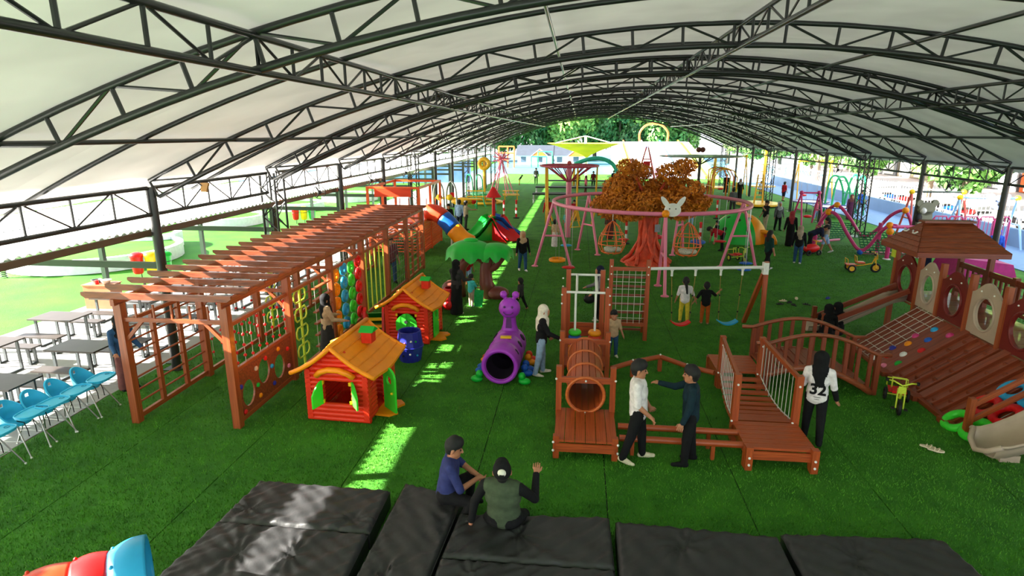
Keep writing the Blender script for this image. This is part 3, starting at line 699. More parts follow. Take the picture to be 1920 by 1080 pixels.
for i in range(30):
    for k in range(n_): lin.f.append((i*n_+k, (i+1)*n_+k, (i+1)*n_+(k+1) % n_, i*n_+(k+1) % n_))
lin.build('shade_shell', mat('tunnel_shade', C(34, 14, 40), .9), cp, 'all')  # added inner shell, its dark colour paints in the shade inside the tunnel
mb.build('body', PURPLE, cp, 'all')
ring('mouth_rim', (0, -.01, .42), .355, .045, PURPLE, cp, 'y', 30, 8)
MB().lathe([(.001, 0), (.33, 0)], 24).build('far_end_shade', BLACKP, cp).matrix_basis = Matrix.Translation((0, 1.6, .42)) @ Matrix.Rotation(PI/2, 4, 'X')  # black disc painted for the unlit depth of the tunnel
MB().lathe([(.22, 0), (.16, .18), (.14, .4), (.16, .5)], 18, (0, 1.42, .72)).build('neck', PURPLE, cp, 'all')
hd = MB().sphere((0, 1.40, 1.30), .25, 24, (1, .92, .98)).build('head', PURPLE, cp, 'all')
for s_ in (-1, 1):
    rod('antenna_stalk', (s_*.08, 1.40, 1.5), (s_*.13, 1.40, 1.58), .045, PURPLE, hd); ball('antenna', (s_*.14, 1.40, 1.62), .085, PURPLE, hd); ball('eye', (s_*.09, 1.185, 1.38), .03, mat('deep_purple', C(96, 40, 112), .4), hd, 8)
pipe('smile', [(-.12, 1.18, 1.26), (-.06, 1.165, 1.21), (.06, 1.165, 1.21), (.12, 1.18, 1.26)], .014, MATS['deep_purple'], hd, 5)
MB().prism([(-.07, 0), (.07, 0), (.05, .26), (-.05, .26)], .02, Matrix.Translation((0, 1.255, .86)) @ Matrix.Rotation(PI/2, 4, 'X')).build('slot', MATS['deep_purple'], cp)
blk('yellow_plate', (.02, .72, .825), (.24, .12, .03), YELLOW, cp, rad(5))
for y in (.3, .82, 1.3):
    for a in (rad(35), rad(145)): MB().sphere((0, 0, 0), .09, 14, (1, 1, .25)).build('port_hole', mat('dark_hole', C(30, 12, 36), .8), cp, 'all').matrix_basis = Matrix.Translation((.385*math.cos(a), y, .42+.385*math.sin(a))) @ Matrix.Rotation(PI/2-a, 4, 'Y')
for i, (y, m_) in enumerate(((.08, GREEN), (.55, BLUE), (.80, BLUE), (1.2, ORANGE), (1.42, ORED))):
    for s_ in (-1, 1):
        f = ball('foot', (s_*.52, y, .075), .11, m_, cp, 12, (1.25, .85, .7)); ball('leg_knob', (s_*.46, y, .19), .085, m_, cp, 10)
# ------------------------------------------------------------------ wooden tunnel tower in the middle
tw = thing('tunnel_tower', 'orange-brown wooden play tower with slatted barrel tunnel and bead posts', 'play tower', (0, 0, 0))
def cap(p, par=tw): ball('bolt_cap', p, .022, CAPW, par, 8)
XA, XB = -.26, .70
for X in (XA, XB):
    bar('corner_post', (X, 9.02, 0), (X, 9.02, .40), .1, .1, WOODR, tw); bar('upright', (X, 10.12, 0), (X, 10.12, 1.18), .1, .1, WOODR, tw)
    bar('side_beam', (X, 8.98, .24), (X, 10.1, .24), .06, .16, WOODR, tw)
    bar('upright', (X, 12.2, 0), (X, 12.2, 1.14), .1, .1, WOODR, tw)
    bar('tall_post', (X, 12.95, 0), (X, 12.95, 1.9), .11, .11, WOODR, tw); bar('tall_post', (X+(.08 if X < 0 else -.08), 13.9, 0), (X+(.08 if X < 0 else -.08), 13.9, 2.1), .11, .11, WOODR, tw)
    bar('side_beam', (X, 12.2, .26), (X, 13.9, .26), .06, .16, WOODR, tw)
    s_ = -1 if X < 0 else 1
    for y, z in ((8.96, .15), (8.96, .3), (10.06, .95), (12.14, .95), (12.89, 1.55), (12.89, 1.75), (13.84, 1.7), (13.84, 1.9), (12.7, .32), (12.8, .25)): cap((X+s_*.045, y, z))
for j in range(6): bar('deck_board', (XA+.05+.172*j, 8.97, .325), (XA+.05+.172*j, 10.17, .325), .162, .04, WOODR, tw)
bar('front_board', (XA, 8.95, .22), (XB, 8.95, .22), .04, .14, WOODR, tw)
for j in range(6): bar('deck_board', (XA+.05+.172*j, 12.25, .325), (XA+.05+.172*j, 13.95, .325), .162, .04, WOODR, tw)
bar('cross_bar', (XA, 10.10, .93), (XB, 10.10, .93), .07, .1, WOODR, tw); bar('cross_bar', (XA, 12.18, .93), (XB, 12.18, .93), .07, .1, WOODR, tw); cap((.22, 10.05, .93)); cap((.22, 12.12, .95))
bar('back_board', (XA, 13.95, .62), (XB, 13.95, .62), .05, .34, WOODR, tw)
TZ = .66
for k in range(16):
    a = 2*PI*k/16; x, z = .22+.31*math.cos(a), TZ+.31*math.sin(a)
    bar('tunnel_slat', (x, 10.06, z), (x, 12.3, z), .115, .03, WOODR, tw, (math.cos(a), 0, math.sin(a)))
for y in (10.06, 10.75, 11.45, 12.2): ring('tunnel_hoop', (.22, y, TZ), .335, .028, woodmat('light_orange_wood', C(206, 104, 36), C(170, 80, 26)), tw, 'y', 28, 6)
cap((.22, 10.02, TZ-.33))
# white bead frame
for y, z, xa, xb in ((12.95, 1.80, XA, XB), (13.9, 1.98, XA+.08, XB-.08)): rod('white_bar', (xa, y, z), (xb, y, z), .028, WHITE, tw)
rod('white_bar', (.02, 12.95, 1.8), (.02, 13.9, 1.98), .028, WHITE, tw); rod('white_bar', (.46, 12.95, 1.8), (.46, 13.9, 1.98), .034, WHITE, tw)
for x, cols in ((.0, (RED, ORANGE, PINKD, BLUE, LGREEN)), (.44, (RED, BLUE, LGREEN, ORED, ORANGE))):
    rod('bead_pole', (x, 12.95, .4), (x, 12.95, 1.8), .026, WHITE, tw)
    for i, m_ in enumerate(cols): MB().lathe([(.03, 0), (.12, .0), (.145, .035), (.145, .07), (.12, .105), (.03, .105)], 18, (x, 12.95, .36+.115*i)).build('slide_bead', m_, tw, True)
# ------------------------------------------------------------------ swing with climbing net
sw = thing('swing_set', 'wooden swing frame with white top bar and rope climbing net', 'swing', (0, 0, 0))
NL, NR = Vector((.88, 15.1, 0)), Vector((1.80, 15.1, 0)); SR = Vector((4.80, 15.6, 0))
for p in (NL, NR): bar('post', p, p+Vector((0, 0, 2.12)), .1, .1, WOODR, sw); cap(p+Vector((0, -.055, 1.75)), sw); cap(p+Vector((0, -.055, 1.95)), sw)
for z in (.42, 1.88): bar('net_rail', NL+Vector((.05, 0, z)), NR+Vector((-.05, 0, z)), .07, .09, WOODR, sw)
B1, B2 = Vector((.93, 16.1, .2)), Vector((1.75, 16.1, .2))
for q in (0, 1): bar('ladder_side', (NL if q == 0 else NR)+Vector((0, .04, 1.9)), (Vector((.9, 15.75, 0)) if q == 0 else Vector((1.78, 15.75, 0))), .06, .08, WOODR, sw)
for j in range(7): y = 15.14+.09*j; z = 1.66-.26*j; bar('ladder_rung', (.93, y, z), (1.76, y, z), .06, .05, WOODB, sw)
for i in range(5): rod('net_rope', (1.02+.155*i, 15.07, .45), (1.02+.155*i, 15.07, 1.85), .007, ROPE, sw, 5)
for j in range(7): rod('net_rope', (.93, 15.07, .6+.19*j), (1.75, 15.07, .6+.19*j), .007, ROPE, sw, 5)
tb_ = rod('top_bar', NR+Vector((.04, 0, 1.9)), SR+Vector((0, 0, 1.9)), .04, WHITE, sw)
bar('post', SR+Vector((0, -.1, 0)), SR+Vector((.0, 0, 2.05)), .1, .1, WOODR, sw); bar('back_leg', SR+Vector((-.05, 1.35, 0)), SR+Vector((0, .0, 1.9)), .1, .1, WOODR, sw); blk('bracket', SR+Vector((-.03, -.03, 1.88)), (.13, .16, .3), WHITE, sw)
D_ = (SR-NR)
for nm, m_, f0, f1 in (('red_seat', RED, .20, .40), ('blue_seat', LBLUE, .615, .80)):
    pa, pb = NR+D_*f0, NR+D_*f1; zs = .42
    c = (pa+pb)/2; w_ = .24 if nm == 'red_seat' else .25; ux = D_.normalized(); N = 12; mb = MB()
    for i in range(N+1):
        f = i/N*2-1; q = c+ux*(f*w_); z = zs+.09*f*f-.03
        for dy, dz in ((-.1, 0), (.1, 0), (.1, .035), (-.1, .035)): mb.v.append((q.x-ux.y*dy, q.y+ux.x*dy, z+dz))
    for i in range(N):
        a = i*4
        for k in range(4): mb.f.append((a+k, a+(k+1) % 4, a+4+(k+1) % 4, a+4+k))
    mb.f += [(3, 2, 1, 0), (N*4, N*4+1, N*4+2, N*4+3)]
    so = mb.build('swing_seat', m_, sw, True)
    for e, pp in ((-1, pa), (1, pb)):
        q = c+ux*(e*w_*.96); top = Vector((pp.x, pp.y, 1.86))
        MB().lathe([(.03, 0), (.03, .12), (.05, .16), (.05, .18)], 10).build('hanger', WHITE, sw, True, (top.x, top.y, top.z-.16)); rod('chain', top-Vector((0, 0, .14)), (q.x, q.y, zs+.1), .009, mat('brass_chain', C(150, 128, 60), .5, metal=.5), sw, 6)
        for f in (.45, .82): p = (top-Vector((0, 0, .14))).lerp(Vector((q.x, q.y, zs+.1)), f); ball('chain_joint', p, .025, BLACKP, sw, 8)
# ------------------------------------------------------------------ balance beams
t = thing('balance_beam', 'pair of straight low wooden balance poles between the two platforms', 'balance beam', (0, 0, 0))
for y, z in ((9.58, .33), (9.22, .30)):
    rod('pole', (.78, y, z), (2.80, y, z-.01), .055, WOODR, t, 12)
    for x in (1.0, 2.3): bar('support', (x, y, 0), (x, y, z-.05), .06, .06, WOODR, t)
t = thing('balance_beam', 'zigzag wooden balance beam on short posts behind the two men', 'balance beam', (0, 0, 0))
zg = [(.80, 12.2), (1.28, 12.62), (1.92, 13.02), (2.42, 12.5), (2.92, 12.18)]
for a, b_ in zip(zg, zg[1:]): rod('pole', (a[0], a[1], .34), (b_[0], b_[1], .34), .055, WOODR, t, 12)
for x, y in zg[1:4]: bar('support', (x, y, 0), (x, y, .32), .09, .09, WOODR, t); cap((x, y-.03, .40), t)
# ------------------------------------------------------------------ rope bridge with its two platforms
rb = thing('rope_bridge', 'wooden wobble bridge with rope sides between two low platforms', 'bridge', (0, 0, 0))
def plat(x0, x1, y0, y1, z, n, par, xs_=None):
    for i in range(n):
        ya, yb = y0+(y1-y0)*i/n, y0+(y1-y0)*(i+1)/n; blk('deck_board', ((x0+x1)/2, (ya+yb)/2, z-.02), (x1-x0, (yb-ya)-.012, .04), WOODR, par)
    for x in (x0+.03, x1-.03):
        bar('side_beam', (x, y0, z-.11), (x, y1, z-.11), .05, .14, WOODR, par)
        for y in (y0+.05, y1-.05): bar('foot_post', (x, y, 0), (x, y, z-.03), .1, .1, WOODR, par)
plat(2.76, 3.84, 9.02, 9.95, .36, 6, rb); plat(3.00, 3.92, 12.25, 13.25, .36, 6, rb)
for x in (2.80, 3.80): bar('foot_post', (x, 8.98, 0), (x, 8.98, .40), .11, .11, WOODR, rb); cap((x, 8.92, .1), rb); cap((x, 8.92, .22), rb)
bar('front_board', (2.76, 9.0, .24), (3.84, 9.0, .24), .04, .14, WOODR, rb)
rp = [((2.80, 9.98), (3.05, 12.2)), ((3.82, 10.0), (3.84, 12.2))]
for (a, b_) in rp:
    for p, h in ((a, 1.22), (b_, 1.15)): bar('rail_post', (p[0], p[1], 0), (p[0], p[1], h), .11, .11, WOODR, rb); cap((p[0], p[1]-.06, h-.18), rb); cap((p[0]-.05, p[1]-.05, .36), rb)
    bar('hand_rail', (a[0], a[1], 1.16), (b_[0], b_[1], 1.10), .06, .08, WOODR, rb)
    for j in range(11):
        f = (j+.6)/11.2; x, y = a[0]+(b_[0]-a[0])*f, a[1]+(b_[1]-a[1])*f; zs = .30-.16*math.sin(PI*f); rod('rope', (x, y, zs), (x, y, 1.13), .007, ROPE, rb, 5)
    pipe('rope', [(a[0]+(b_[0]-a[0])*f, a[1]+(b_[1]-a[1])*f, .36-.14*math.sin(PI*f)) for f in np.linspace(.02, .98, 12)], .012, ROPE, rb, 6)
for j in range(9):
    f = (j+.7)/9.4; y = 10.0+2.2*f; x0, x1 = 2.80+.25*f, 3.82+.02*f; bar('bridge_plank', (x0-.02, y, .32-.16*math.sin(PI*f)), (x1+.02, y, .32-.16*math.sin(PI*f)), .13, .045, WOODR, rb)
# ------------------------------------------------------------------ arched bridge
ab = thing('arched_bridge', 'humped dark red wooden bridge with slatted railings', 'bridge', (0, 0, 0))
def az(x): return .36+.32*math.sin(PI*(x-3.95)/2.15)**1 if 3.95 <= x <= 6.1 else .36
def arch_z(f): return .34*math.sin(PI*f)**1.0+.36*(1-f)+.05*f
for j in range(14):
    f = (j+.5)/14; x = 3.95+2.15*f; z = arch_z(f); bar('bridge_plank', (x, 12.22, z), (x, 13.3, z), .14, .04, WOODB, ab)
for y in (12.2, 13.32):
    pipe('side_beam', [(3.95+2.15*f, y, arch_z(f)-.03) for f in np.linspace(0, 1, 14)], .07, WOODM, ab, 6)
    pts = [(3.72, y, 1.02), (3.95, y, 1.02)]+[(3.95+2.15*f, y, 1.02+.30*math.sin(PI*f)-.16*f) for f in np.linspace(.06, .94, 12)]+[(6.12, y, .86), (6.36, y, .86)]
    pipe('hand_rail', pts, .042, WOODM, ab, 6)
    for j in range(9): f = (j+.5)/9; x = 3.95+2.15*f; bar('baluster', (x, y, arch_z(f)-.05), (x, y, .98+.30*math.sin(PI*f)-.16*f), .045, .07, WOODB, ab, (1, 0, 0))
    for x, h in ((3.98, 1.0), (6.12, .86)): bar('end_post', (x, y, 0), (x, y, h), .09, .09, WOODB, ab)
ab_ = None
# ------------------------------------------------------------------ big wooden playset on the right
ps = thing('wooden_playset', 'large dark wooden playset with climbing ramp, round-window panels and hipped roof tower', 'playset', (0, 0, 0))
FX, DX, DZ = 6.92, 8.42, 1.05
def rp_(s, y, lift=0.):                       # point on the ramp: s from foot (0) to top (1)
    n = Vector((-DZ, 0, DX-FX)).normalized(); return Vector((FX+(DX-FX)*s, y, DZ*s))+n*lift
for j in range(9):                            # ramp boards, laid up the slope
    y0, y1 = 15.35-.525*j, 15.35-.525*(j+1)
    bar('ramp_board', rp_(0, (y0+y1)/2, -.02), rp_(1, (y0+y1)/2, -.02), .515, .04, WOODB, ps)
bar('foot_beam', (FX-.03, 15.4, .04), (FX-.03, 10.55, .04), .09, .08, WOODB, ps)
for y, w_ in ((13.32, .16), (12.05, .2), (11.0, .14)): bar('ramp_rib', rp_(-.03, y, .02), rp_(1, y, .02), w_, .06, WOODB, ps); blk('rib_foot', (FX-.06, y, .05), (.2, .22, .1), WOODB, ps)
# rope grid over the first part
for i in range(7): a = .04+.155*i; rod('grid_rope', rp_(a, 15.3, .03), rp_(a, 14.15, .03), .007, ROPE, ps, 5)
for j in range(6): y = 15.25-.21*j; rod('grid_rope', rp_(0, y, .03), rp_(1, y, .03), .007, ROPE, ps, 5)
GRIP = [(.82, 14.05, LBLUE), (.85, 13.55, PINKD), (.62, 14.2, PINKD), (.66, 13.8, BLUE), (.48, 14.05, ORANGE), (.32, 14.2, NAVY), (.33, 13.75, WHITE), (.5, 13.55, RED), (.2, 14.0, RED), (.2, 13.52, GREEN), (.06, 14.2, WHITE), (.06, 13.72, PINK)]
for s_, y, m_ in GRIP:
    o = MB().lathe([(.001, .045), (.03, .05), (.07, .03), (.085, 0)], 12).build('climbing_grip', m_, ps, True); p = rp_(s_, y, .0); o.matrix_basis = Matrix.Translation(p) @ Matrix.Rotation(-math.atan2(DZ, DX-FX), 4, 'Y')
def blocks(y0, y1, rows, seed):
    for r in range(rows):
        yb = y0+(y1-y0)*(r+1)/(rows); 
        bar('toe_strip', rp_(.05, yb+.03, .03), rp_(.97, yb+.03, .03), .035, .06, WOODB, ps)
        for c_ in range(5): s_ = .1+.19*c_+(.09 if r % 2 else 0); bar('toe_block', rp_(s_, yb+.03, .03), rp_(s_, yb+(y0-y1)/rows*.55, .03), .04, .06, WOODB, ps)
blocks(13.22, 12.2, 3, 1); blocks(11.92, 11.1, 3, 2)
# tyres lashed on the last part
def tyre(label_m, p, par, R=.205, r=.075):
    a = math.atan2(DZ, DX-FX); o = ring('tyre', p, R, r, label_m, par, Matrix.Rotation(-a, 4, 'Y'), 26, 10)
    for k in range(8): q = 2*PI*k/8; 
    return o
bar('ramp_board', rp_(0, 10.38, -.02), rp_(1, 10.38, -.02), .5, .04, WOODB, ps)
for s_, y, m_ in ((.06, 10.84, LGREEN), (.10, 10.42, LGREEN), (.35, 10.86, RED), (.39, 10.42, RED), (.64, 10.88, LBLUE), (.68, 10.44, LBLUE), (.92, 10.9, ORANGE), (.95, 10.46, ORANGE)):
    tyre(m_, rp_(s_, y, .09), ps)
    for e in (-.1, .1): rod('lashing', rp_(s_-.12, y+e, .0), rp_(s_+.12, y+e, .01), .008, CHROME, ps, 5)
for y in (10.92,):
    bar('rail_post', (FX-.02, y-.45, 0), (FX-.02, y-.45, .75), .1, .1, WOOD, ps)
    for h in (.32, .62): bar('sloping_rail', (FX, y-.45, h), (DX, y-.45, h+DZ), .06, .08, WOOD, ps)
# deck
DXB = 10.0
for j in range(15): y = 16.75-.485*j; bar('deck_board', (DX-.05, y, DZ-.02), (DXB, y, DZ-.02), .47, .04, WOODB, ps)
PYS = [16.65, 15.5, 14.55, 13.46, 12.37, 11.28, 10.19]
for i, y in enumerate(PYS):
    h = 2.42 if i < 2 else 2.3
    bar('front_post', (DX, y, 0), (DX, y, h), .11, .11, WOOD, ps); bar('back_post', (DXB, y, 0), (DXB, y, 2.42 if i < 2 else 2.0), .11, .11, WOODB, ps)
    if i < len(PYS)-1:
        y2 = PYS[i+1]; w_ = abs(y-y2)-.11; c_ = (y+y2)/2; m_ = BEIGE if i % 2 else MAROON
        hw = w_/2; topc = [(hw*math.cos(a)*1.0 if abs(math.cos(a)) < .99 else hw*math.copysign(1, math.cos(a)), 0) for a in (0,)]
        out = [(-hw, 0), (hw, 0)]+[(hw*c, .88+.28*(.5+.5*math.cos(PI*c))**.8) for c in np.linspace(1, -1, 15)]
        T = Matrix.Translation((DX, c_, DZ+.02)) @ Matrix(((0, 0, 1, 0), (1, 0, 0, 0), (0, 1, 0, 0), (0, 0, 0, 1)))
        if i == 0: out = [(-hw, .25)]+out[1:2] if False else out
        pn = MB().plate(out, [(0, .5, hw*.58, .33)], .05, T).build('window_panel', m_, ps)
        MB().tube([T @ Vector((hw*.62*math.cos(a), .5+.355*math.sin(a), -.03)) for a in np.linspace(0, 2*PI, 28)[:-1]], .028, 6, True).build('window_rim', m_, pn, 'all')
        for e in (-1, 1): ball('bolt', T @ Vector((e*hw*.4, .95, -.03)), .02, CAPW, pn, 8)
        # slatted back rail
        bar('back_rail', (DXB, y, 1.88), (DXB, y2, 1.88), .06, .14, WOODB, ps); bar('back_rail', (DXB, y, 1.2), (DXB, y2, 1.2), .06, .08, WOODB, ps)
        for k in range(5): yy = y+(y2-y)*(k+.7)/5.4; bar('slat', (DXB, yy, 1.2), (DXB, yy, 1.84), .03, .085, WOODB, ps, (0, 1, 0))
# tower roof, hipped, of lapped boards
E0 = [(8.12, 16.95, 2.42), (8.12, 15.18, 2.42), (10.2, 15.18, 2.42), (10.2, 16.95, 2.42)]; Rg = [(8.62, 16.06, 3.05), (9.70, 16.06, 3.05)]
faces = [(E0[0], E0[1], Rg[0], Rg[0]), (E0[1], E0[2], Rg[1], Rg[0]), (E0[2], E0[3], Rg[1], Rg[1]), (E0[3], E0[0], Rg[0], Rg[1])]
for a, b_, c_, d_ in faces:
    a, b_, c_, d_ = map(Vector, (a, b_, c_, d_)); n_ = (b_-a).cross(d_-a).normalized(); N = 6
    for i in range(N):
        f0, f1 = i/N, min(1, (i+1.12)/N)
        P_ = [a.lerp(d_, f0)+n_*.03, b_.lerp(c_, f0)+n_*.03, b_.lerp(c_, f1)+n_*.008, a.lerp(d_, f1)+n_*.008]
        mb = MB(); mb.add(P_+[p-n_*.022 for p in P_], [(0, 1, 2, 3), (7, 6, 5, 4), (0, 4, 5, 1), (1, 5, 6, 2), (2, 6, 7, 3), (3, 7, 4, 0)]); mb.build('roof_board', WOODM, ps)
    bar('eave_board', a-Vector((0, 0, .05)), b_-Vector((0, 0, .05)), .04, .12, WOODB, ps)
blk('ridge_cap', (9.16, 16.06, 3.07), (1.2, .3, .05), WOODB, ps)
for x, y in ((8.33, 16.25), (8.33, 15.85)): pipe('roof_eyelash', [(x, y+.08, 2.86), (x-.03, y+.03, 2.80), (x-.02, y-.05, 2.80), (x+.02, y-.09, 2.85)], .02, CAPW, ps, 6)
blk('notice_plate', (DX-.07, 16.72, 2.2), (.02, .2, .35), LIME, ps)
# side slide from the tower to the left
for dy in (-.32, .32): bar('slide_rail', (DX-.05, 16.05+dy, 1.35), (6.35, 16.05+dy, .38), .07, .12, WOODB, ps); bar('rail_post', (6.4, 16.05+dy, 0), (6.4, 16.05+dy, .7), .1, .1, WOODB, ps)
def chute(par, pts, w_, m_, name='slide_chute', lip=.16):
    mb = MB(); prof = [(-w_, lip), (-w_*.93, lip+.02), (-w_*.86, lip*.7), (-w_*.7, .02), (-w_*.35, -.01), (0, -.015), (w_*.35, -.01), (w_*.7, .02), (w_*.86, lip*.7), (w_*.93, lip+.02), (w_, lip)]; K = len(prof)
    pts = [Vector(p) for p in pts]
    for th in (0, -.03):
        for i, p in enumerate(pts):
            t_ = (pts[min(i+1, len(pts)-1)]-pts[max(0, i-1)]).normalized(); sd = Vector((0, 0, 1)).cross(t_).normalized(); up = t_.cross(sd)
            for u, v in prof: mb.v.append(tuple(p+sd*u+up*(v+th)))
    q = len(pts)*K
    for i in range(len(pts)-1):
        for k in range(K-1): a = i*K+k; f = (a, a+1, a+K+1, a+K); mb.f += [f, tuple(q+v for v in f[::-1])]
        for k in (0, K-1): a = i*K+k; mb.f.append((a, a+K, q+a+K, q+a) if k == 0 else (a, q+a, q+a+K, a+K))
    for i in (0, len(pts)-1):
        for k in range(K-1): a = i*K+k; mb.f.append((a, q+a, q+a+1, a+1) if i == 0 else (a, a+1, q+a+1, q+a))
    return mb.build(name, m_, par, 'all')
chute(ps, [(DX, 16.05, 1.06), (8.1, 16.05, .98), (7.6, 16.05, .7), (7.0, 16.05, .38), (6.6, 16.05, .22), (6.3, 16.05, .17), (6.1, 16.05, .16)], .26, BEIGE)
# wide beige slide toward the camera at the right edge
cs = [(8.75, 9.95, 1.08), (8.5, 9.93, 1.04), (8.2, 9.9, .88), (7.8, 9.88, .62), (7.45, 9.86, .4), (7.15, 9.84, .25), (6.9, 9.83, .17), (6.7, 9.82, .16)]
ch_ = chute(ps, [(x, y-.1, z) for x, y, z in cs], .36, BEIGE, lip=.24)
pipe('chute_lip', [(6.74, 10.08, .40), (6.63, 9.93, .25), (6.59, 9.72, .17), (6.63, 9.51, .25), (6.74, 9.36, .40)], .045, BEIGE, ch_, 8)
blk('chute_foot', (7.1, 9.84, .06), (.3, .4, .12), BEIGE, ps)
# ------------------------------------------------------------------ tricycles
def trike(label, loc, rz, frame, seat, s=1.):
    t = thing('tricycle', label, 'tricycle', loc, rz, 'pedal tricycles')
    def wh(x, y, R): 
        o = ring('wheel', (x, y, R*1.28), R, R*.28, BLACKP, t, 'y', 22, 8); MB().lathe([(.001, -.02), (R*.78, -.015), (R*.78, .015), (.001, .02)], 18).build('hub', frame, t, True).matrix_basis = Matrix.Translation((x, y, R*1.28)) @ Matrix.Rotation(PI/2, 4, 'X')
    wh(.42*s, 0, .14*s)
    for y in (-.22, .22): wh(-.42*s, y*s, .115*s)
    pipe('frame_tube', [(.36*s, 0, .55*s), (.28*s, 0, .34*s), (0, 0, .26*s), (-.42*s, 0, .2*s)], .022, frame, t)
    for y in (-.06, .06): rod('fork', (.42*s, y, .16*s), (.36*s, y, .6*s), .015, frame, t)
    pipe('handlebar', [(.28*s, -.26*s, .72*s), (.36*s, -.16*s, .74*s), (.37*s, 0, .66*s), (.36*s, .16*s, .74*s), (.28*s, .26*s, .72*s)], .016, frame, t)
    for y in (-.28, .28): ball('grip', (.26*s, y*s, .72*s), .035, BLACKP, t, 8, (1.6, 1, 1))
    blk('number_plate', (.42*s, 0, .58*s), (.02, .14*s, .16*s), frame, t)
    blk('seat', (-.12*s, 0, .36*s), (.28*s, .26*s, .05), seat, t); blk('rear_deck', (-.42*s, 0, .27*s), (.34*s, .36*s, .03), seat, t)
    pipe('back_hoop', [(-.25*s, -.13*s, .36*s), (-.29*s, -.13*s, .6*s), (-.29*s, .13*s, .6*s), (-.25*s, .13*s, .36*s)], .016, frame, t)
    pipe('rear_hoop', [(-.56*s, -.2*s, .3*s), (-.58*s, -.2*s, .48*s), (-.58*s, .2*s, .48*s), (-.56*s, .2*s, .3*s)], .014, frame, t)
    rod('axle', (-.42*s, -.22*s, .145*s), (-.42*s, .22*s, .145*s), .014, frame, t)
    for y in (-.12, .12): blk('pedal', (.42*s, y*s, .15*s), (.08, .06, .02), BLACKP, t)
    return t
trike('yellow tricycle with red deck on the turf left of the roofed tower', (11.0, 24.1, 0), rad(-8), YPAINT, ORED, 1.05)
trike('lime yellow tricycle with red seat in front of the climbing ramp', (6.3, 11.6, 0), rad(-112), LIME, RED, .88)
trike('lime yellow tricycle beside the green climbing dome under the pink ring', tuple(W(1385, 492)), rad(-70), LIME, RED, .95)
# ------------------------------------------------------------------ shoes and bags on the turf
def sandal(label, p, rz, m_, grp):
    o = thing('sandal', label, 'shoe', (p.x, p.y, .024), rz, grp)
    MB().prism([(.12*math.cos(a)*(1 if math.cos(a) > 0 else 1.05), .045*math.sin(a)*(1.1 if math.cos(a) > 0 else .8)) for a in np.linspace(0, 2*PI, 14)[:-1]], .025, Matrix.Translation((0, 0, .0125))).build('sole', m_, o)
    pipe('strap', [(.02, -.045, .025), (.045, -.02, .055), (.045, .02, .055), (.02, .045, .025)], .009, m_, o, 6)
    pipe('strap', [(-.03, -.04, .025), (-.02, -.015, .055), (-.02, .015, .055), (-.03, .04, .025)], .009, m_, o, 6)
CREAM = plastic('cream_foam', 222, 206, 176, .6)
p = W(1748, 845); sandal('cream sandal on the turf left of the beige slide, nearer of the pair', p+Vector((.03, -.05, 0)), rad(-25), CREAM, 'pair of cream sandals'); sandal('cream sandal on the turf left of the beige slide, farther of the pair', p+Vector((-.04, .06, 0)), rad(-30), CREAM, 'pair of cream sandals')
for i, (px, py, m_, l) in enumerate(((1468, 566, CREAM, 'pale sandal at the left of the shoe heap behind the swing'), (1480, 569, BLACKP, 'black shoe in the middle of the shoe heap'), (1493, 562, CREAM, 'cream sandal at the top of the shoe heap'), (1488, 574, BLACKP, 'black shoe at the lower edge of the shoe heap'), (1512, 573, BLACKP, 'black shoe at the right of the shoe heap'), (1462, 572, BLACKP, 'dark shoe at the far left of the shoe heap'), (1552, 561, NAVY, 'dark blue shoe lying alone right of the shoe heap'))):
    sandal(l, W(px, py), rad(37*i), m_, 'shoes behind the swing')
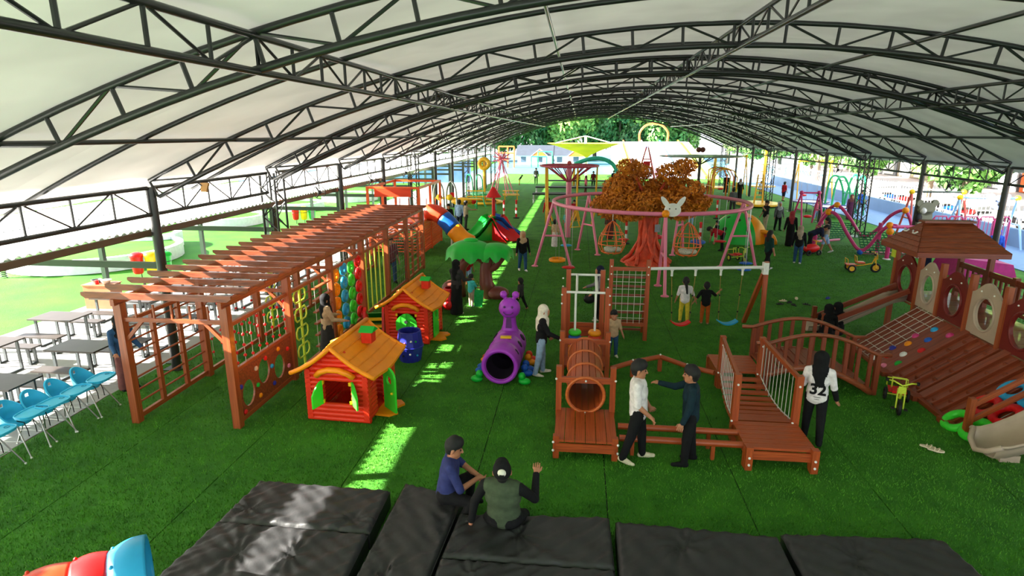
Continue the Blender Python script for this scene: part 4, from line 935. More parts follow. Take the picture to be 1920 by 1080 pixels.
# ------------------------------------------------------------------ pink ring swing
RC = Vector((2.75, 24.0, 0)); RRAD = 3.72
rg = thing('ring_swing', 'large pink steel ring frame on slanted legs with hanging swings', 'swing', tuple(RC))
ring('ring_tube', (0, 0, 2.62), RRAD, .07, PINK, rg, 'z', 64, 10)
for ang in (183, 128, 272, 8, 62):
    a = rad(ang); d = Vector((math.cos(a), math.sin(a), 0)); q = d*RRAD
    for s_ in (-.72, .72):
        e = q+d*s_; rod('leg', (e.x, e.y, 0), (q.x, q.y, 2.60), .055, PINK, rg); MB().lathe([(.14, 0), (.14, .02), (.08, .05), (.001, .05)], 14, (e.x, e.y, 0)).build('foot_plate', PINK, rg, True)
    b1, b2 = q+d*.38, q-d*.38; rod('leg_brace', (b1.x, b1.y, 1.25), (b2.x, b2.y, 1.25), .04, PINK, rg)
def hang(ang, kind, m_, zb):
    a = rad(ang); q = Vector((math.cos(a), math.sin(a), 0))*RRAD
    if kind == 'basket':
        t = thing('basket_seat', None, None); t.parent = rg; t.location = (q.x, q.y, 0)
        for k in range(10):
            b_ = 2*PI*k/10
            if k in (7,): continue
            pipe('wire', [(.02*math.cos(b_), .02*math.sin(b_), zb+1.15), (.2*math.cos(b_), .2*math.sin(b_), zb+1.0), (.42*math.cos(b_), .42*math.sin(b_), zb+.6), (.46*math.cos(b_), .46*math.sin(b_), zb+.35), (.34*math.cos(b_), .34*math.sin(b_), zb+.08), (.1*math.cos(b_), .1*math.sin(b_), zb)], .014, m_, t, 5)
        for z, r in ((.1, .34), (.38, .46), (.72, .37)): ring('hoop', (0, 0, zb+z), r, .016, m_, t, 'z', 24, 6)
        rod('hanger', (0, 0, zb+1.14), (0, 0, 2.6), .012, CHROME, t)
        for k in range(3): ball('cushion', (.16*math.cos(k*2.1), .16*math.sin(k*2.1), zb+.17), .19, mat('floral_cushion', C(226, 222, 206), .9, scale=9, var2=C(120, 136, 110)), t, 12, (1, .8, .5))
    else:
        for s_ in (-.2, .2): rod('chain', (q.x-s_*math.sin(a), q.y+s_*math.cos(a), zb+.05), (q.x-s_*math.sin(a), q.y+s_*math.cos(a), 2.58), .008, CHROME, rg, 5)
        if kind == 'ring': ring('ring_seat', (q.x, q.y, zb+.05), .26, .07, m_, rg, 'z', 22, 8)
        else: ball('swing_seat', (q.x, q.y, zb), .26, m_, rg, 12, (1, .7, .22))
hang(245, 'basket', OPAINT, 1.17); hang(284, 'basket', OPAINT, 1.19)
for ang, k_, m_, z in ((200, 'ring', ORANGE, .45), (215, 'seat', RED, .4), (150, 'seat', LBLUE, .5), (100, 'seat', RED, .5), (78, 'ring', RED, .6), (48, 'ring', BLUE, .55), (30, 'seat', RED, .8), (335, 'seat', BLUE, .35), (350, 'seat', BLUE, .4)): hang(ang, k_, m_, z)
# rabbit-face board on the ring
q = Vector((2.95, 24.0-RRAD+.0, 0)); rb_ = thing('rabbit_board', 'white rabbit-face board with an orange ball fixed on the pink ring', 'ornament', (q.x+.12, q.y-.1, 2.55))
Tq = Matrix.Rotation(PI/2, 4, 'X')
MB().prism([(.27*math.cos(a), .22+.22*math.sin(a)) for a in np.linspace(0, 2*PI, 24)[:-1]], .05, Tq).build('face', WHITE, rb_)
for s_ in (-1, 1): MB().prism([(s_*.24+.1*math.cos(a)+s_*.12*math.sin(a), .46+.2*math.sin(a)) for a in np.linspace(0, 2*PI, 18)[:-1]], .045, Tq).build('ear', WHITE, rb_); ball('eye', (s_*.1, -.03, .26), .02, BLACKP, rb_, 8)
ball('orange_ball', (-.22, -.04, .1), .13, ORANGE, rb_, 14)
# ------------------------------------------------------------------ golden tree inside the ring
tt = thing('artificial_tree', 'artificial tree with golden brown leaves and a twisted orange-red trunk', 'tree', (2.86, 24.9, 0))
TRK = mat('terracotta_bark', C(232, 84, 48), .6, scale=5, var=.08, bump=.5, bscale=9)
MB().lathe([(1.0, 0), (.95, .12), (.75, .2), (.5, .35), (.38, .8), (.33, 1.4), (.36, 1.9), (.3, 2.6)], 26, wob=lambda a, f: 1+.1*math.sin(7*a+5*f)).build('trunk', TRK, tt, 'all')
for k in range(12):
    a0 = 2*PI*k/12; tw_ = 1.4 if k % 2 else -1.1
    pipe('root', [((.98-.62*min(1, f*2.2)**.6)*math.cos(a0+tw_*f), (.98-.62*min(1, f*2.2)**.6)*math.sin(a0+tw_*f), .08+1.9*f) for f in np.linspace(0, 1, 10)], [.08-.03*f for f in np.linspace(0, 1, 10)], TRK, tt, 6)
blk('electric_box', (.32, -.32, 1.5), (.2, .1, .3), paint('grey_box', 150, 160, 170), tt)
LEAF = mat('golden_leaf', C(240, 146, 20), .6, scale=3, var2=C(164, 86, 10))
clumps = []
for px, py, r in ((1160, 376, .85), (1135, 384, .6), (1205, 380, .8), (1255, 378, .8), (1300, 383, .65), (1160, 350, .65), (1195, 322, .62), (1180, 312, .5), (1262, 325, .68), (1285, 312, .5), (1292, 355, .62), (1240, 352, .7), (1215, 356, .65), (1222, 385, .75), (1145, 395, .6), (1180, 396, .7), (1275, 393, .7), (1175, 335, .6), (1312, 378, .45)):
    p = WY(px, py, 24.7+.9*math.sin(px)); clumps.append((p, r))
for p, r in clumps:
    l = Vector((p.x-2.86, p.y-24.9, p.z)); n_ = int(1500*r*r*1.6)
    d = RNG.normal(0, 1, (n_, 3)); d /= np.linalg.norm(d, axis=1)[:, None]; c_ = d*(r*(.55+.45*RNG.random(n_)**.5))[:, None]*np.array([1, 1, .62])+np.array(l)
    u = RNG.normal(0, 1, (n_, 3)); u /= np.linalg.norm(u, axis=1)[:, None]; v = np.cross(u, d+.3*RNG.normal(0, 1, (n_, 3))); v /= np.linalg.norm(v, axis=1)[:, None]+1e-6
    V = np.stack([c_-u*.075, c_+v*.035, c_+u*.075, c_-v*.035], 1).reshape(-1, 3); o = link(fast_mesh('foliage', V, np.arange(4*n_).reshape(-1, 4), LEAF), 'foliage', tt); o['kind'] = 'stuff'
    pipe('branch', [(0, 0, 1.9), (l.x*.3, l.y*.3+.1, max(2.0, l.z*.72)), (l.x*.7, l.y*.7+.15, l.z*.9)], [.12, .08, .03], TRK, tt, 6)
# ------------------------------------------------------------------ palm playhouse tree
pt = thing('palm_tunnel_tree', 'plastic play tree with green leaf canopy and brown arched trunk', 'play tree', (-3.2, 18.9, 0)); pt.scale = (.93, .93, .97)
mbt = MB().tube([(.42, 0, 0), (.30, 0, .5), (.28, 0, .95), (.35, 0, 1.3), (.3, 0, 1.7)], [.36, .24, .2, .2, .16], 14); mbt.build('trunk', BROWNP, pt, 'all')
pipe('branch', [(.3, 0, .9), (.62, 0, 1.05), (.85, 0, 1.35), (.9, 0, 1.75)], .13, BROWNP, pt, 12)
pipe('arch', [(-.72, 0, .0), (-.62, 0, .6), (-.55, 0, 1.05), (-.3, 0, 1.32), (.05, 0, 1.38), (.3, 0, 1.2)], [.3, .2, .17, .16, .16, .18], BROWNP, pt, 12)
ball('root', (.72, -.1, .16), .34, BROWNP, pt, 16, (1.2, 1, .7)); ball('root', (-.95, 0, .22), .36, BROWNP, pt, 16, (1, 1, .9))
def leafcap(c, rx, ry, h, par):
    mb = MB(); n_ = 40; K = 7
    for j in range(K+1):
        f = j/K
        for k in range(n_):
            a = 2*PI*k/n_; q = math.sin(f*PI/2); z = h*math.cos(f*PI/2)-((.06+.2*abs(math.cos(4.5*a))**1.5) if j == K else .0); g = 1+(.05*math.cos(9*a) if j >= K-2 else 0)+(.03 if j == K else 0)
            mb.v.append((c[0]+rx*q*math.cos(a)*g, c[1]+ry*q*math.sin(a)*g, c[2]+z))
    for j in range(K):
        for k in range(n_): mb.f.append((j*n_+k, (j+1)*n_+k, (j+1)*n_+(k+1) % n_, j*n_+(k+1) % n_))
    return mb.build('leaf_canopy', GREEN, par, 'all')
leafcap((-.25, 0, 1.52), .82, .72, .42, pt); leafcap((.62, 0, 1.55), .62, .6, .3, pt); ball('canopy_hump', (-.22, 0, 1.93), .2, GREEN, pt, 14, (1.3, 1, .4))
# ------------------------------------------------------------------ mushroom slide
ms = thing('mushroom_slide', 'red mushroom post with green, red and blue slides around it', 'slide', (-4.25, 30.2, 0)); ms.scale = (.78, .78, .84)
rod('post', (0, 0, 1.2), (0, 0, 2.75), .11, RED, ms, 14); MB().lathe([(.52, 2.5), (.48, 2.56), (.3, 2.78), (.17, 2.98), (.08, 3.08), (.001, 3.1)], 20).build('mushroom_cap', RED, ms, 'all'); MB().lathe([(.001, 2.52), (.52, 2.5)], 20).build('cap_underside', RED, ms)
ball('finial', (-.12, -.1, 1.35), .12, YELLOW, ms)
for ang, m_ in ((215, GREEN), (320, RED), (10, BLUE), (100, GREEN)):
    a = rad(ang); d = Vector((math.cos(a), math.sin(a), 0)); chute(ms, [d*.1+Vector((0, 0, 1.25)), d*.5+Vector((0, 0, 1.15)), d*.9+Vector((0, 0, .7)), d*1.3+Vector((0, 0, .35)), d*1.75+Vector((0, 0, .12)), d*2.0+Vector((0, 0, .1))], .62, m_, lip=.2)
    w = Vector((-d.y, d.x, 0)); mb = MB(); 
    for s_ in (-.58, .58): q = [d*.1+w*s_, d*1.85+w*s_, d*1.3+w*s_+Vector((0, 0, .3)), d*.9+w*s_+Vector((0, 0, .65)), d*.5+w*s_+Vector((0, 0, 1.1)), d*.1+w*s_+Vector((0, 0, 1.2))]; mb.add([tuple(p) for p in q]+[tuple(p+w*.03) for p in q], [(0, 1, 2, 3, 4, 5), (11, 10, 9, 8, 7, 6)]+[(i, (i+1) % 6, 6+(i+1) % 6, 6+i) for i in range(6)])
    mb.build('slide_side', m_, ms)
# ------------------------------------------------------------------ dome climber
dm = thing('climbing_dome', 'green and orange plastic climbing dome with round holes', 'climbing dome', (8.0, 30.9, 0), rad(-8))
for k, m_ in enumerate((GREEN, GREEN, ORANGE)):
    mb = MB(); a0, a1 = rad(150-150*k/3*1.0), rad(150-150*(k+1)/3)
    mb.lathe([(1.35*math.cos(f), 1.35*math.sin(f)*1.05+.0) for f in np.linspace(0, PI/2, 9)], 10, a0=rad(180+60*k), a1=rad(180+60*(k+1))); mb.lathe([(1.35*math.cos(f), 1.35*math.sin(f)*1.05) for f in np.linspace(0, PI/2, 9)], 10, a0=rad(60*k), a1=rad(60*(k+1))); mb.build('dome_panel', m_, dm, 'all')
for a, f in ((230, 30), (260, 55), (285, 30), (305, 60), (215, 60)):
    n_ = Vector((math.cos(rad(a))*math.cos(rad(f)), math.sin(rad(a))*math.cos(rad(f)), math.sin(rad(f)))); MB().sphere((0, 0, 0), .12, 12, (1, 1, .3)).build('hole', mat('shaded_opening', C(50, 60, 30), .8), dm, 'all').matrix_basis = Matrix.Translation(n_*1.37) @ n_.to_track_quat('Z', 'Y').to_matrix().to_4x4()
pipe('tunnel_arch', [(1.0+.62*math.cos(a), -.75, .6*math.sin(a)) for a in np.linspace(0, PI, 12)], .1, ORANGE, dm, 8)
MB().prism([(1.0+.6*math.cos(a), .6*math.sin(a)) for a in np.linspace(0, PI, 12)], .06, Matrix.Translation((0, -.62, 0)) @ Matrix.Rotation(PI/2, 4, 'X')).build('tunnel_wall', ORED, dm)
# red and white bollards
for i, (px, py) in enumerate(((1173, 457), (1311, 462), (945, 410), (968, 409), (1343, 410))):
    t = thing('bollard', ['red and white striped bollard beside the left basket swing', 'red and white striped bollard beside the right basket swing', 'red and white striped bollard beyond the mushroom slide, left one', 'red and white striped bollard beyond the mushroom slide, right one', 'red and white striped bollard behind the red ring swing'][i], 'bollard', tuple(W(px, py)), 0, 'striped bollards')
    MB().lathe([(.001, 0), (.2, 0), (.2, .05), (.06, .08)], 14).build('base', BLACKP, t, True)
    for k in range(5): rod('stripe', (0, 0, .08+.2*k), (0, 0, .28+.2*k), .06, WHITE if k % 2 else RED, t)
    ball('top', (0, 0, 1.1), .075, RED, t)
# ------------------------------------------------------------------ pink net climber on the right
nc = thing('net_climber', 'magenta tube climber with wavy rails, orange balls and green rope nets', 'climber', (0, 0, 0))
def smooth(pts, k=5):
    P_ = [Vector(p) for p in pts]; P_ = [2*P_[0]-P_[1]]+P_+[2*P_[-1]-P_[-2]]; out = []
    for i in range(1, len(P_)-2):
        for j in range(k):
            t = j/k; a, b_, c_, d_ = P_[i-1:i+3]; out.append(.5*((2*b_)+(c_-a)*t+(2*a-5*b_+4*c_-d_)*t*t+(3*b_-a-3*c_+d_)*t**3))
    out.append(P_[-2]); return out
w1 = [(10.95, 29.2, 0), (11.0, 29.0, 1.0), (11.25, 28.6, 1.72), (11.55, 28.3, 1.6), (11.9, 28, .9), (12.3, 27.6, .25), (12.6, 27.4, .42), (12.85, 27.2, 1.0), (13.1, 27.0, 1.4), (13.4, 26.9, 1.42)]
w2 = [(12.2, 32, 0), (12.25, 31.8, 1.2), (12.7, 31.4, 1.75), (13.2, 31.0, 1.2), (13.7, 30.6, .4), (14.1, 30.2, .7), (14.5, 29.8, 1.5), (14.9, 29.4, 1.75), (15.2, 29.2, 1.0), (15.3, 29.0, 0)]
for w_ in (w1, w2): pipe('wave_rail', smooth(w_), .075, PINKD, nc, 10)
for p in ((11.25, 28.6, 1.76), (13.15, 27.0, 1.42), (13.05, 26.7, 1.2), (12.7, 31.4, 1.78), (14.9, 29.4, 1.78)): ball('joint_ball', p, .15, ORANGE, nc, 12)
for x, y, h in ((13.1, 26.75, 1.25), (11.0, 29.1, .6), (13.4, 28.3, 1.35), (14.6, 27.3, 1.3)): rod('post', (x, y, 0), (x, y, h), .085, PINKD, nc); MB().lathe([(.16, 0), (.16, .03), (.09, .05)], 12, (x, y, 0)).build('foot_plate', WHITE, nc)
rod('top_tube', (13.2, 26.9, 1.38), (16.0, 27.3, 1.32), .075, PINKD, nc); rod('base_tube', (12.35, 27.6, .12), (15.0, 27.4, .12), .06, PINK, nc); rod('base_tube', (11.0, 29.2, .3), (12.4, 29.9, .3), .06, PINK, nc)
for p in ((12.35, 27.55, .15), (13.6, 26.9, .15)): ball('joint_ball', p, .13, BLUE, nc, 10)
def ropenet(par, a, b_, c_, d_, nu, nv, r=.022, m=ROPEG, name='net_rope'):
    a, b_, c_, d_ = map(Vector, (a, b_, c_, d_))
    for i in range(nu+1): f = i/nu; rod(name, a.lerp(b_, f), d_.lerp(c_, f), r, m, par, 5)
    for j in range(nv+1): f = j/nv; rod(name, a.lerp(d_, f), b_.lerp(c_, f), r, m, par, 5)
ropenet(nc, (12.4, 27.5, .14), (14.9, 27.3, .14), (14.7, 28.6, .85), (12.7, 28.8, .85), 14, 8); ropenet(nc, (11.1, 29.3, .3), (12.5, 29.9, .3), (13.6, 31, .9), (12.3, 31.6, .9), 9, 8)
# tiled white deck of the climber and arched fence behind it
for x0, y0 in ((15.2, 27.2),):
    for k in range(5): pipe('fence_arch', [(x0+.0+.62*k, y0+.5, 0), (x0+.62*k, y0+.5, 1.6), (x0+.08+.62*k, y0+.5, 1.75), (x0+.52+.62*k, y0+.5, 1.75), (x0+.6+.62*k, y0+.5, 1.6), (x0+.6+.62*k, y0+.5, 0)], .03, PINKD, nc, 6)
    for k in range(20): rod('fence_bar', (x0+.07+.155*k, y0+.5, .1), (x0+.07+.155*k, y0+.5, 1.72), .014, PINKD, nc, 5)
for k in range(4):
    t = thing('slide_hill', None, None) if False else None
MB().prism([(0, 0), (2.2, 0), (2.0, .5), (.3, .7)], 1.6, Matrix.Translation((14.0, 24.4, 0)) @ Matrix.Rotation(PI/2, 4, 'X')).build('magenta_ramp', mat('magenta_mat', C(170, 16, 110), .6), None); tag(bpy.data.objects['magenta_ramp'], 'magenta soft ramp with white edge behind the roofed tower', 'ramp')
# A-frame swing sets
def swing(label, loc, rz, w_, h, m_, m2, knob, face=None, seats=2):
    t = thing('garden_swing', label, 'swing', loc, rz, 'A-frame swings'); rod('top_bar', (-w_/2, 0, h), (w_/2, 0, h), .05, m2, t)
    for s_ in (-1, 1):
        for e in (-1, 1): rod('leg', (s_*w_/2, 0, h), (s_*(w_/2+.12), e*.75, 0), .05, m_, t)
        rod('cross_bar', (s_*(w_/2+.05), -.35, h*.48), (s_*(w_/2+.05), .35, h*.48), .035, m_, t); ball('knob', (s_*w_/2, 0, h), .13, knob, t, 10)
    for k in range(seats):
        x = -w_/2+w_*(k+.5)/seats
        for e in (-.22, .22): rod('chain', (x+e, 0, .5), (x+e, 0, h), .01, CHROME, t, 5)
        ball('swing_seat', (x, 0, .48), .26, [RED, GREEN, BLUE][k % 3], t, 12, (1, .6, .35))
    return t
def bear(loc, m_, label, rz=0.):
    t = thing('bear_board', label, 'ornament', loc, rz); Tq = Matrix.Rotation(PI/2, 4, 'X')
    MB().prism([(.36*math.cos(a), .32*math.sin(a)) for a in np.linspace(0, 2*PI, 26)[:-1]], .06, Tq).build('face', m_, t)
    for s_ in (-1, 1): MB().prism([(s_*.34+.15*math.cos(a), .26+.15*math.sin(a)) for a in np.linspace(0, 2*PI, 16)[:-1]], .05, Tq).build('ear', m_, t); ball('eye', (s_*.13, -.03, .08), .035, BLACKP, t, 8)
    ball('nose', (0, -.04, -.06), .08, BLACKP, t, 10, (.7, .5, 1.2)); return t
swing('salmon A-frame swing by the fence with dark top bar', (17.3, 31.5, 0), rad(0), 2.35, 2.45, RPAINT, GREENSTEEL, YELLOW)
swing('pale blue A-frame swing at the right edge with a blue bear face', (18.95, 30.4, 0), rad(-4), 2.4, 2.3, BPAINT, BPAINT, YELLOW)
bear((19.3, 30.25, 2.1), plastic('periwinkle_plastic', 130, 150, 220), 'periwinkle blue bear-face board on the pale blue swing')
kb = thing('koala_figure', 'grey koala-shaped board standing beyond the roofed tower', 'ornament', (14.55, 27.2, 0), rad(10)); KG = plastic('grey_green_plastic', 118, 120, 98, .6)
rod('post', (0, 0, 0), (0, 0, 2.0), .05, STEEL, kb); MB().prism([(-.28, .9), (.3, .9), (.36, 1.5), (.3, 2.0), (-.2, 2.0), (-.3, 1.6)], .12, Matrix.Rotation(PI/2, 4, 'X')).build('body', KG, kb); MB().prism([(.05+.36*math.cos(a), 2.12+.28*math.sin(a)) for a in np.linspace(0, 2*PI, 20)[:-1]], .12, Matrix.Rotation(PI/2, 4, 'X')).build('head', KG, kb)
for s_ in (-1, 1): MB().prism([(.05+s_*.34+.14*math.cos(a), 2.36+.14*math.sin(a)) for a in np.linspace(0, 2*PI, 14)[:-1]], .1, Matrix.Rotation(PI/2, 4, 'X')).build('ear', KG, kb)
ball('paw', (-.3, -.08, 1.75), .2, BLACKP, kb, 10, (.8, .5, 1)); ball('muzzle', (-.15, -.1, 2.05), .13, CAPW, kb, 10)
swing('yellow swing frame far behind the right columns', (18.2, 50, 0), rad(0), 2.4, 3.1, YPAINT, YPAINT, YELLOW)
swing('yellow swing frame next to the tall yellow posts far right', (13.0, 55, 0), rad(0), 2.6, 3.3, YPAINT, YPAINT, YELLOW)
swing('magenta swing frame with two A-shaped legs behind the walking people', (13.4, 37, 0), rad(4), 1.0, 1.85, PINKD, PINKD, PINKD, seats=1)
# green pipe climber
gc = thing('pipe_climber', 'green zigzag pipe climber behind the right lattice column', 'climber', (0, 0, 0)); gz = [(16.4, 0), (16.55, 2.1), (16.9, 2.5), (17.2, 2.2), (17.5, 1.4), (17.6, .2), (17.75, 1.4), (17.95, 2.4), (18.3, 2.3), (18.45, 0)]
for y in (41.5, 42.6): pipe('zigzag_rail', smooth([(x, y, z) for x, z in gz]), .07, GPAINT, gc, 8)
for x, z in gz[1:9:1]: rod('cross_rod', (x, 41.5, z), (x, 42.6, z), .03, GPAINT, gc)
# yellow arch carousel and frames
yc = thing('arch_carousel', 'yellow arched climbing carousel on a round base', 'climber', (13.2, 46.4, 0)); MB().lathe([(.001, .25), (1.5, .25), (1.55, .2), (1.55, .1), (.001, .1)], 28).build('round_base', YPAINT, yc, True); rod('hub', (0, 0, 0), (0, 0, .12), .6, STEEL, yc)
for s_ in (-.3, .3): bar('mast', (s_, 0, .25), (s_*.6, 0, 2.3), .1, .1, YPAINT, yc)
for j in range(6): rod('rung', (-.3, 0, .5+.3*j), (.3, 0, .5+.3*j), .03, YPAINT, yc)
ya = thing('hoop_arches', 'row of yellow hoop arches left of the yellow carousel', 'climber', (11.4, 48.5, 0), rad(8))
for k in range(4): pipe('hoop', [(-1.1+.1*k, .7*k, 0), (-1.1+.1*k, .7*k, 1.9), (-.8, .7*k, 2.4), (-.2, .7*k, 2.62), (.4, .7*k, 2.4), (.7, .7*k, 1.9), (.7, .7*k, 0)], .05, YPAINT if k % 2 == 0 else OPAINT, ya, 8)
for x, z in ((-.2, 2.62), (-1.08, 1.2), (.7, 1.2)): rod('tie', (x, 0, z), (x, 2.1, z), .03, YPAINT, ya)
for i, (px, py, h, l) in enumerate(((1337, 352, 3.2, 'tall yellow post at the left of the hoop arches'), (1430, 350, 4.0, 'tall yellow post behind the carousel'))):
    p = W(px, py); t = thing('yellow_post', l, 'post', tuple(p)); blk('shaft', (0, 0, h/2), (.24, .24, h), YPAINT, t); MB().lathe([(.001, .1), (1.2, .1), (1.2, 0), (.001, 0)], 22).build('base_ring', YPAINT, t, True)
    for k in range(3): rod('peg', (-.35, 0, .8+.7*k), (.35, 0, .8+.7*k), .04, YPAINT, t)
# trampolines
for i, (x, y) in enumerate(((16.3, 41.0), (16.0, 44.0))):
    t = thing('trampoline', ['blue edged trampoline at the right row of columns, nearer one', 'blue edged trampoline at the right row of columns, farther one'][i], 'trampoline', (x, y, 0), 0, 'trampolines'); MB().lathe([(.001, .62), (.95, .62)], 24).build('bed', WHITE, t); MB().lathe([(.95, .6), (.95, .66), (1.2, .66), (1.2, .6)], 24).build('pad', NAVY, t)
    for k in range(6): a = 2*PI*k/6; rod('leg', (1.1*math.cos(a), 1.1*math.sin(a), 0), (1.1*math.cos(a), 1.1*math.sin(a), .62), .03, STEEL, t)
# grey mast with heart sign (umbrella frame without cover)
gm = thing('canopy_mast', 'dark grey mast with flat canopy and heart-shaped top', 'canopy', (9.85, 52, 0)); rod('mast', (0, 0, 0), (0, 0, 3.4), .13, STEEL, gm); MB().lathe([(.001, 3.44), (3.3, 3.42), (3.3, 3.34), (.001, 3.3)], 24).build('flat_top', paint('grey_green_cover', 90, 104, 92), gm, True)
for s_ in (-.16, .16): ball('heart_half', (s_, 0, 3.9), .22, BROWNP, gm, 12)
for k in range(6): a = 2*PI*k/6; rod('strut', (0, 0, 2.7), (1.3*math.cos(a), 1.3*math.sin(a), 3.34), .04, STEEL, gm)
# pink umbrella frame
pu = thing('steel_umbrella', 'pink steel umbrella frame with radiating struts behind the ring swing', 'umbrella frame', (-.5, 31, 0)); rod('mast', (0, 0, 0), (0, 0, 3.65), .14, PINK, pu, 14); ball('cap', (0, 0, 3.75), .12, RPAINT, pu)
PKD = paint('deep_rose_paint', 196, 60, 92)
ring('rim', (0, 0, 3.62), 1.45, .05, PKD, pu, 'z', 36); ring('rim', (0, 0, 3.62), .75, .04, PKD, pu, 'z', 30)
for k in range(14): a = 2*PI*k/14; rod('spoke', (0, 0, 3.66), (1.5*math.cos(a), 1.5*math.sin(a), 3.62), .035, PKD, pu, 6); rod('strut', (0, 0, 2.75), (1.15*math.cos(a), 1.15*math.sin(a), 3.58), .03, PKD, pu, 6)
for k in range(5): a = 2*PI*k/5; pipe('yellow_chair', [(1.4*math.cos(a), 1.4*math.sin(a), 3.6), (1.35*math.cos(a), 1.35*math.sin(a), 1.4), (1.2*math.cos(a)-.25*math.sin(a), 1.2*math.sin(a)+.25*math.cos(a), .7), (1.2*math.cos(a)+.25*math.sin(a), 1.2*math.sin(a)-.25*math.cos(a), .7), (1.35*math.cos(a), 1.35*math.sin(a), 1.4)], .05, YPAINT, pu, 6)
# black stage benches
for k, (x0, x1, y) in enumerate(((-3.5, 4.5, 46.5), (-3.7, 5.0, 52.5), (-3.3, 5.5, 60))):
    t = thing('stage_bench', ['nearest long low black stage frame in the middle distance', 'middle long low black stage frame', 'farthest long low black stage frame'][k], 'stage', ((x0+x1)/2, y, 0), 0, 'black stage frames'); L_ = (x1-x0)/2
    blk('deck', (0, 0, .72), (2*L_, .9, .1), BLACKP, t)
    for s_ in (-1, -.33, .33, 1):
        for e in (-.38, .38): rod('leg', (s_*(L_-.08), e, 0), (s_*(L_-.08), e, .68), .035, CHROME, t)
    rod('rail', (-L_, -.38, .3), (L_, -.38, .3), .025, CHROME, t)
# yellow tensile canopy, inverted, with mast and stays
tc_ = thing('tensile_canopy', 'inverted yellow and white tensile canopy on a mast', 'canopy', (.45, 75, 0)); YF = mat('yellow_fabric', C(240, 180, 60), .7, var=.05, scale=.6)
mb = MB(); n_ = 32
for j in range(9):
    f = j/8
    for k in range(n_):
        a = 2*PI*k/n_; sq = 1/max(abs(math.cos(a)), abs(math.sin(a)))**.7; mb.v.append((.4*(1-f)+4.4*f*math.cos(a)*sq, 3.6*f*math.sin(a)*sq, 2.3+1.75*f**.75))
for j in range(8):
    for k in range(n_): mb.f.append((j*n_+k, j*n_+(k+1) % n_, (j+1)*n_+(k+1) % n_, (j+1)*n_+k))
mb.build('fabric', YF, tc_, 'all'); rod('mast', (.4, 0, 0), (.2, 0, 4.9), .15, WHITE, tc_)
for k in range(4): a = 2*PI*k/4+.78; rod('stay', (.2, 0, 4.9), (4.6*math.cos(a), 3.6*math.sin(a), 4.1), .05, WHITE, tc_)
# giant slope slide
gs = thing('slope_slide', 'giant white lane slide with lime green sides at the far end', 'slide', (0, 0, 0)); SW = mat('white_slide_mat', C(244, 240, 244), .5, var=.02)
for k in range(3): a0, a1 = 6.6+k*2.75, 6.6+(k+1)*2.75; mb = MB(); mb.add([(a0+.06, 74, .05), (a1-.06, 74, .05), (a1-.06, 97, 3.95), (a0+.06, 97, 3.95), (a0+.06, 74, -.05), (a1-.06, 74, -.05), (a1-.06, 97, 3.8), (a0+.06, 97, 3.8)], [(0, 1, 2, 3), (7, 6, 5, 4), (0, 4, 5, 1), (1, 5, 6, 2), (2, 6, 7, 3), (3, 7, 4, 0)]); mb.build('lane', SW, gs)
for k, m_ in enumerate((OPAINT, PINK, LBLUE, YELLOW)): x = 6.6+k*2.75; bar('lane_edge', (x, 74, .2), (x, 97, 4.1), .14, .26, m_, gs)
for s_, x in ((-1, 5.7), (1, 15.75)): MB().prism([(73.5, 0), (97, 0), (97, 3.9)], 1.5, Matrix.Translation((x, 0, 0)) @ Matrix(((0, 0, 1, 0), (1, 0, 0, 0), (0, 1, 0, 0), (0, 0, 0, 1)))).build('green_side', mat('lime_turf', C(176, 216, 90), .8, var=.04), gs)
MB().box((10.8, 99, 1.95), (11.5, 4, 3.9)).build('top_platform', PL, gs)
pipe('gate_arch', smooth([(9.2, 98, 3.9), (9.2, 98, 5.4), (10.3, 98, 6.5), (12.2, 98, 6.5), (13.4, 98, 5.4), (13.4, 98, 3.9)]), .16, OPAINT, gs, 8)
# teal arch, red lattice machine
ta = thing('teal_arch', 'teal and blue tube arch in front of the giant slide', 'arch', (0, 60, 0)); pipe('arch_tube', smooth([(-.5, 0, 2.3), (.8, 0, 2.75), (2.0, 0, 2.85), (3.1, 0, 2.4), (3.7, 0, 1.4), (3.85, 0, 0)]), .2, plastic('teal_plastic', 60, 186, 170), ta); rod('leg', (-.5, 0, 0), (-.5, 0, 2.3), .12, YPAINT, ta)
rm = thing('lattice_tower', 'red lattice tower ride rising behind the golden tree', 'ride', (4.8, 45, 0)); 
for s_ in (-1, 1):
    for e in (-.4, .4): rod('leg', (s_*1.1, e, 0), (s_*.08, 0, 4.2), .05, RPAINT, rm)
    rod('loop', (s_*.3, 0, 3.4), (s_*.05, 0, 4.3), .04, PURPLE, rm)
for z in (1.2, 2.0, 2.8, 3.4): x = 1.1*(1-z/4.4); rod('cross_bar', (-x, 0, z), (x, 0, z), .04, RPAINT, rm)
blk('sign', (0, -.1, 3.1), (.5, .06, .34), RED, rm)
# ------------------------------------------------------------------ left middle distance
ot = thing('orange_climbing_tower', 'orange lattice climbing tower with red, blue and orange tube slide', 'climbing tower', (0, 0, 0)); OT = plastic('orange_lattice', 232, 92, 40)
X0, X1, Y0, Y1 = -9.0, -6.75, 25.2, 29.2
for x in (X0, X1):
    for y in (Y0, (Y0+Y1)/2, Y1): bar('post', (x, y, 0), (x, y, 3.0), .1, .1, OT, ot)
    bar('rail', (x, Y0, 2.95), (x, Y1, 2.95), .08, .1, OT, ot); bar('rail', (x, Y0, .12), (x, Y1, .12), .08, .1, OT, ot); bar('rail', (x, Y0, 1.45), (x, Y1, 1.45), .08, .1, OT, ot)
    for k in range(20): y = Y0+.1+.19*k; bar('lattice_slat', (x, y, .15), (x, min(Y1, y+.5), 1.42), .03, .05, OT, ot)
    for k in range(11): z = .2+.12*k; bar('lattice_slat', (x, Y0, z), (x, Y1, z+.0), .025, .035, OT, ot)
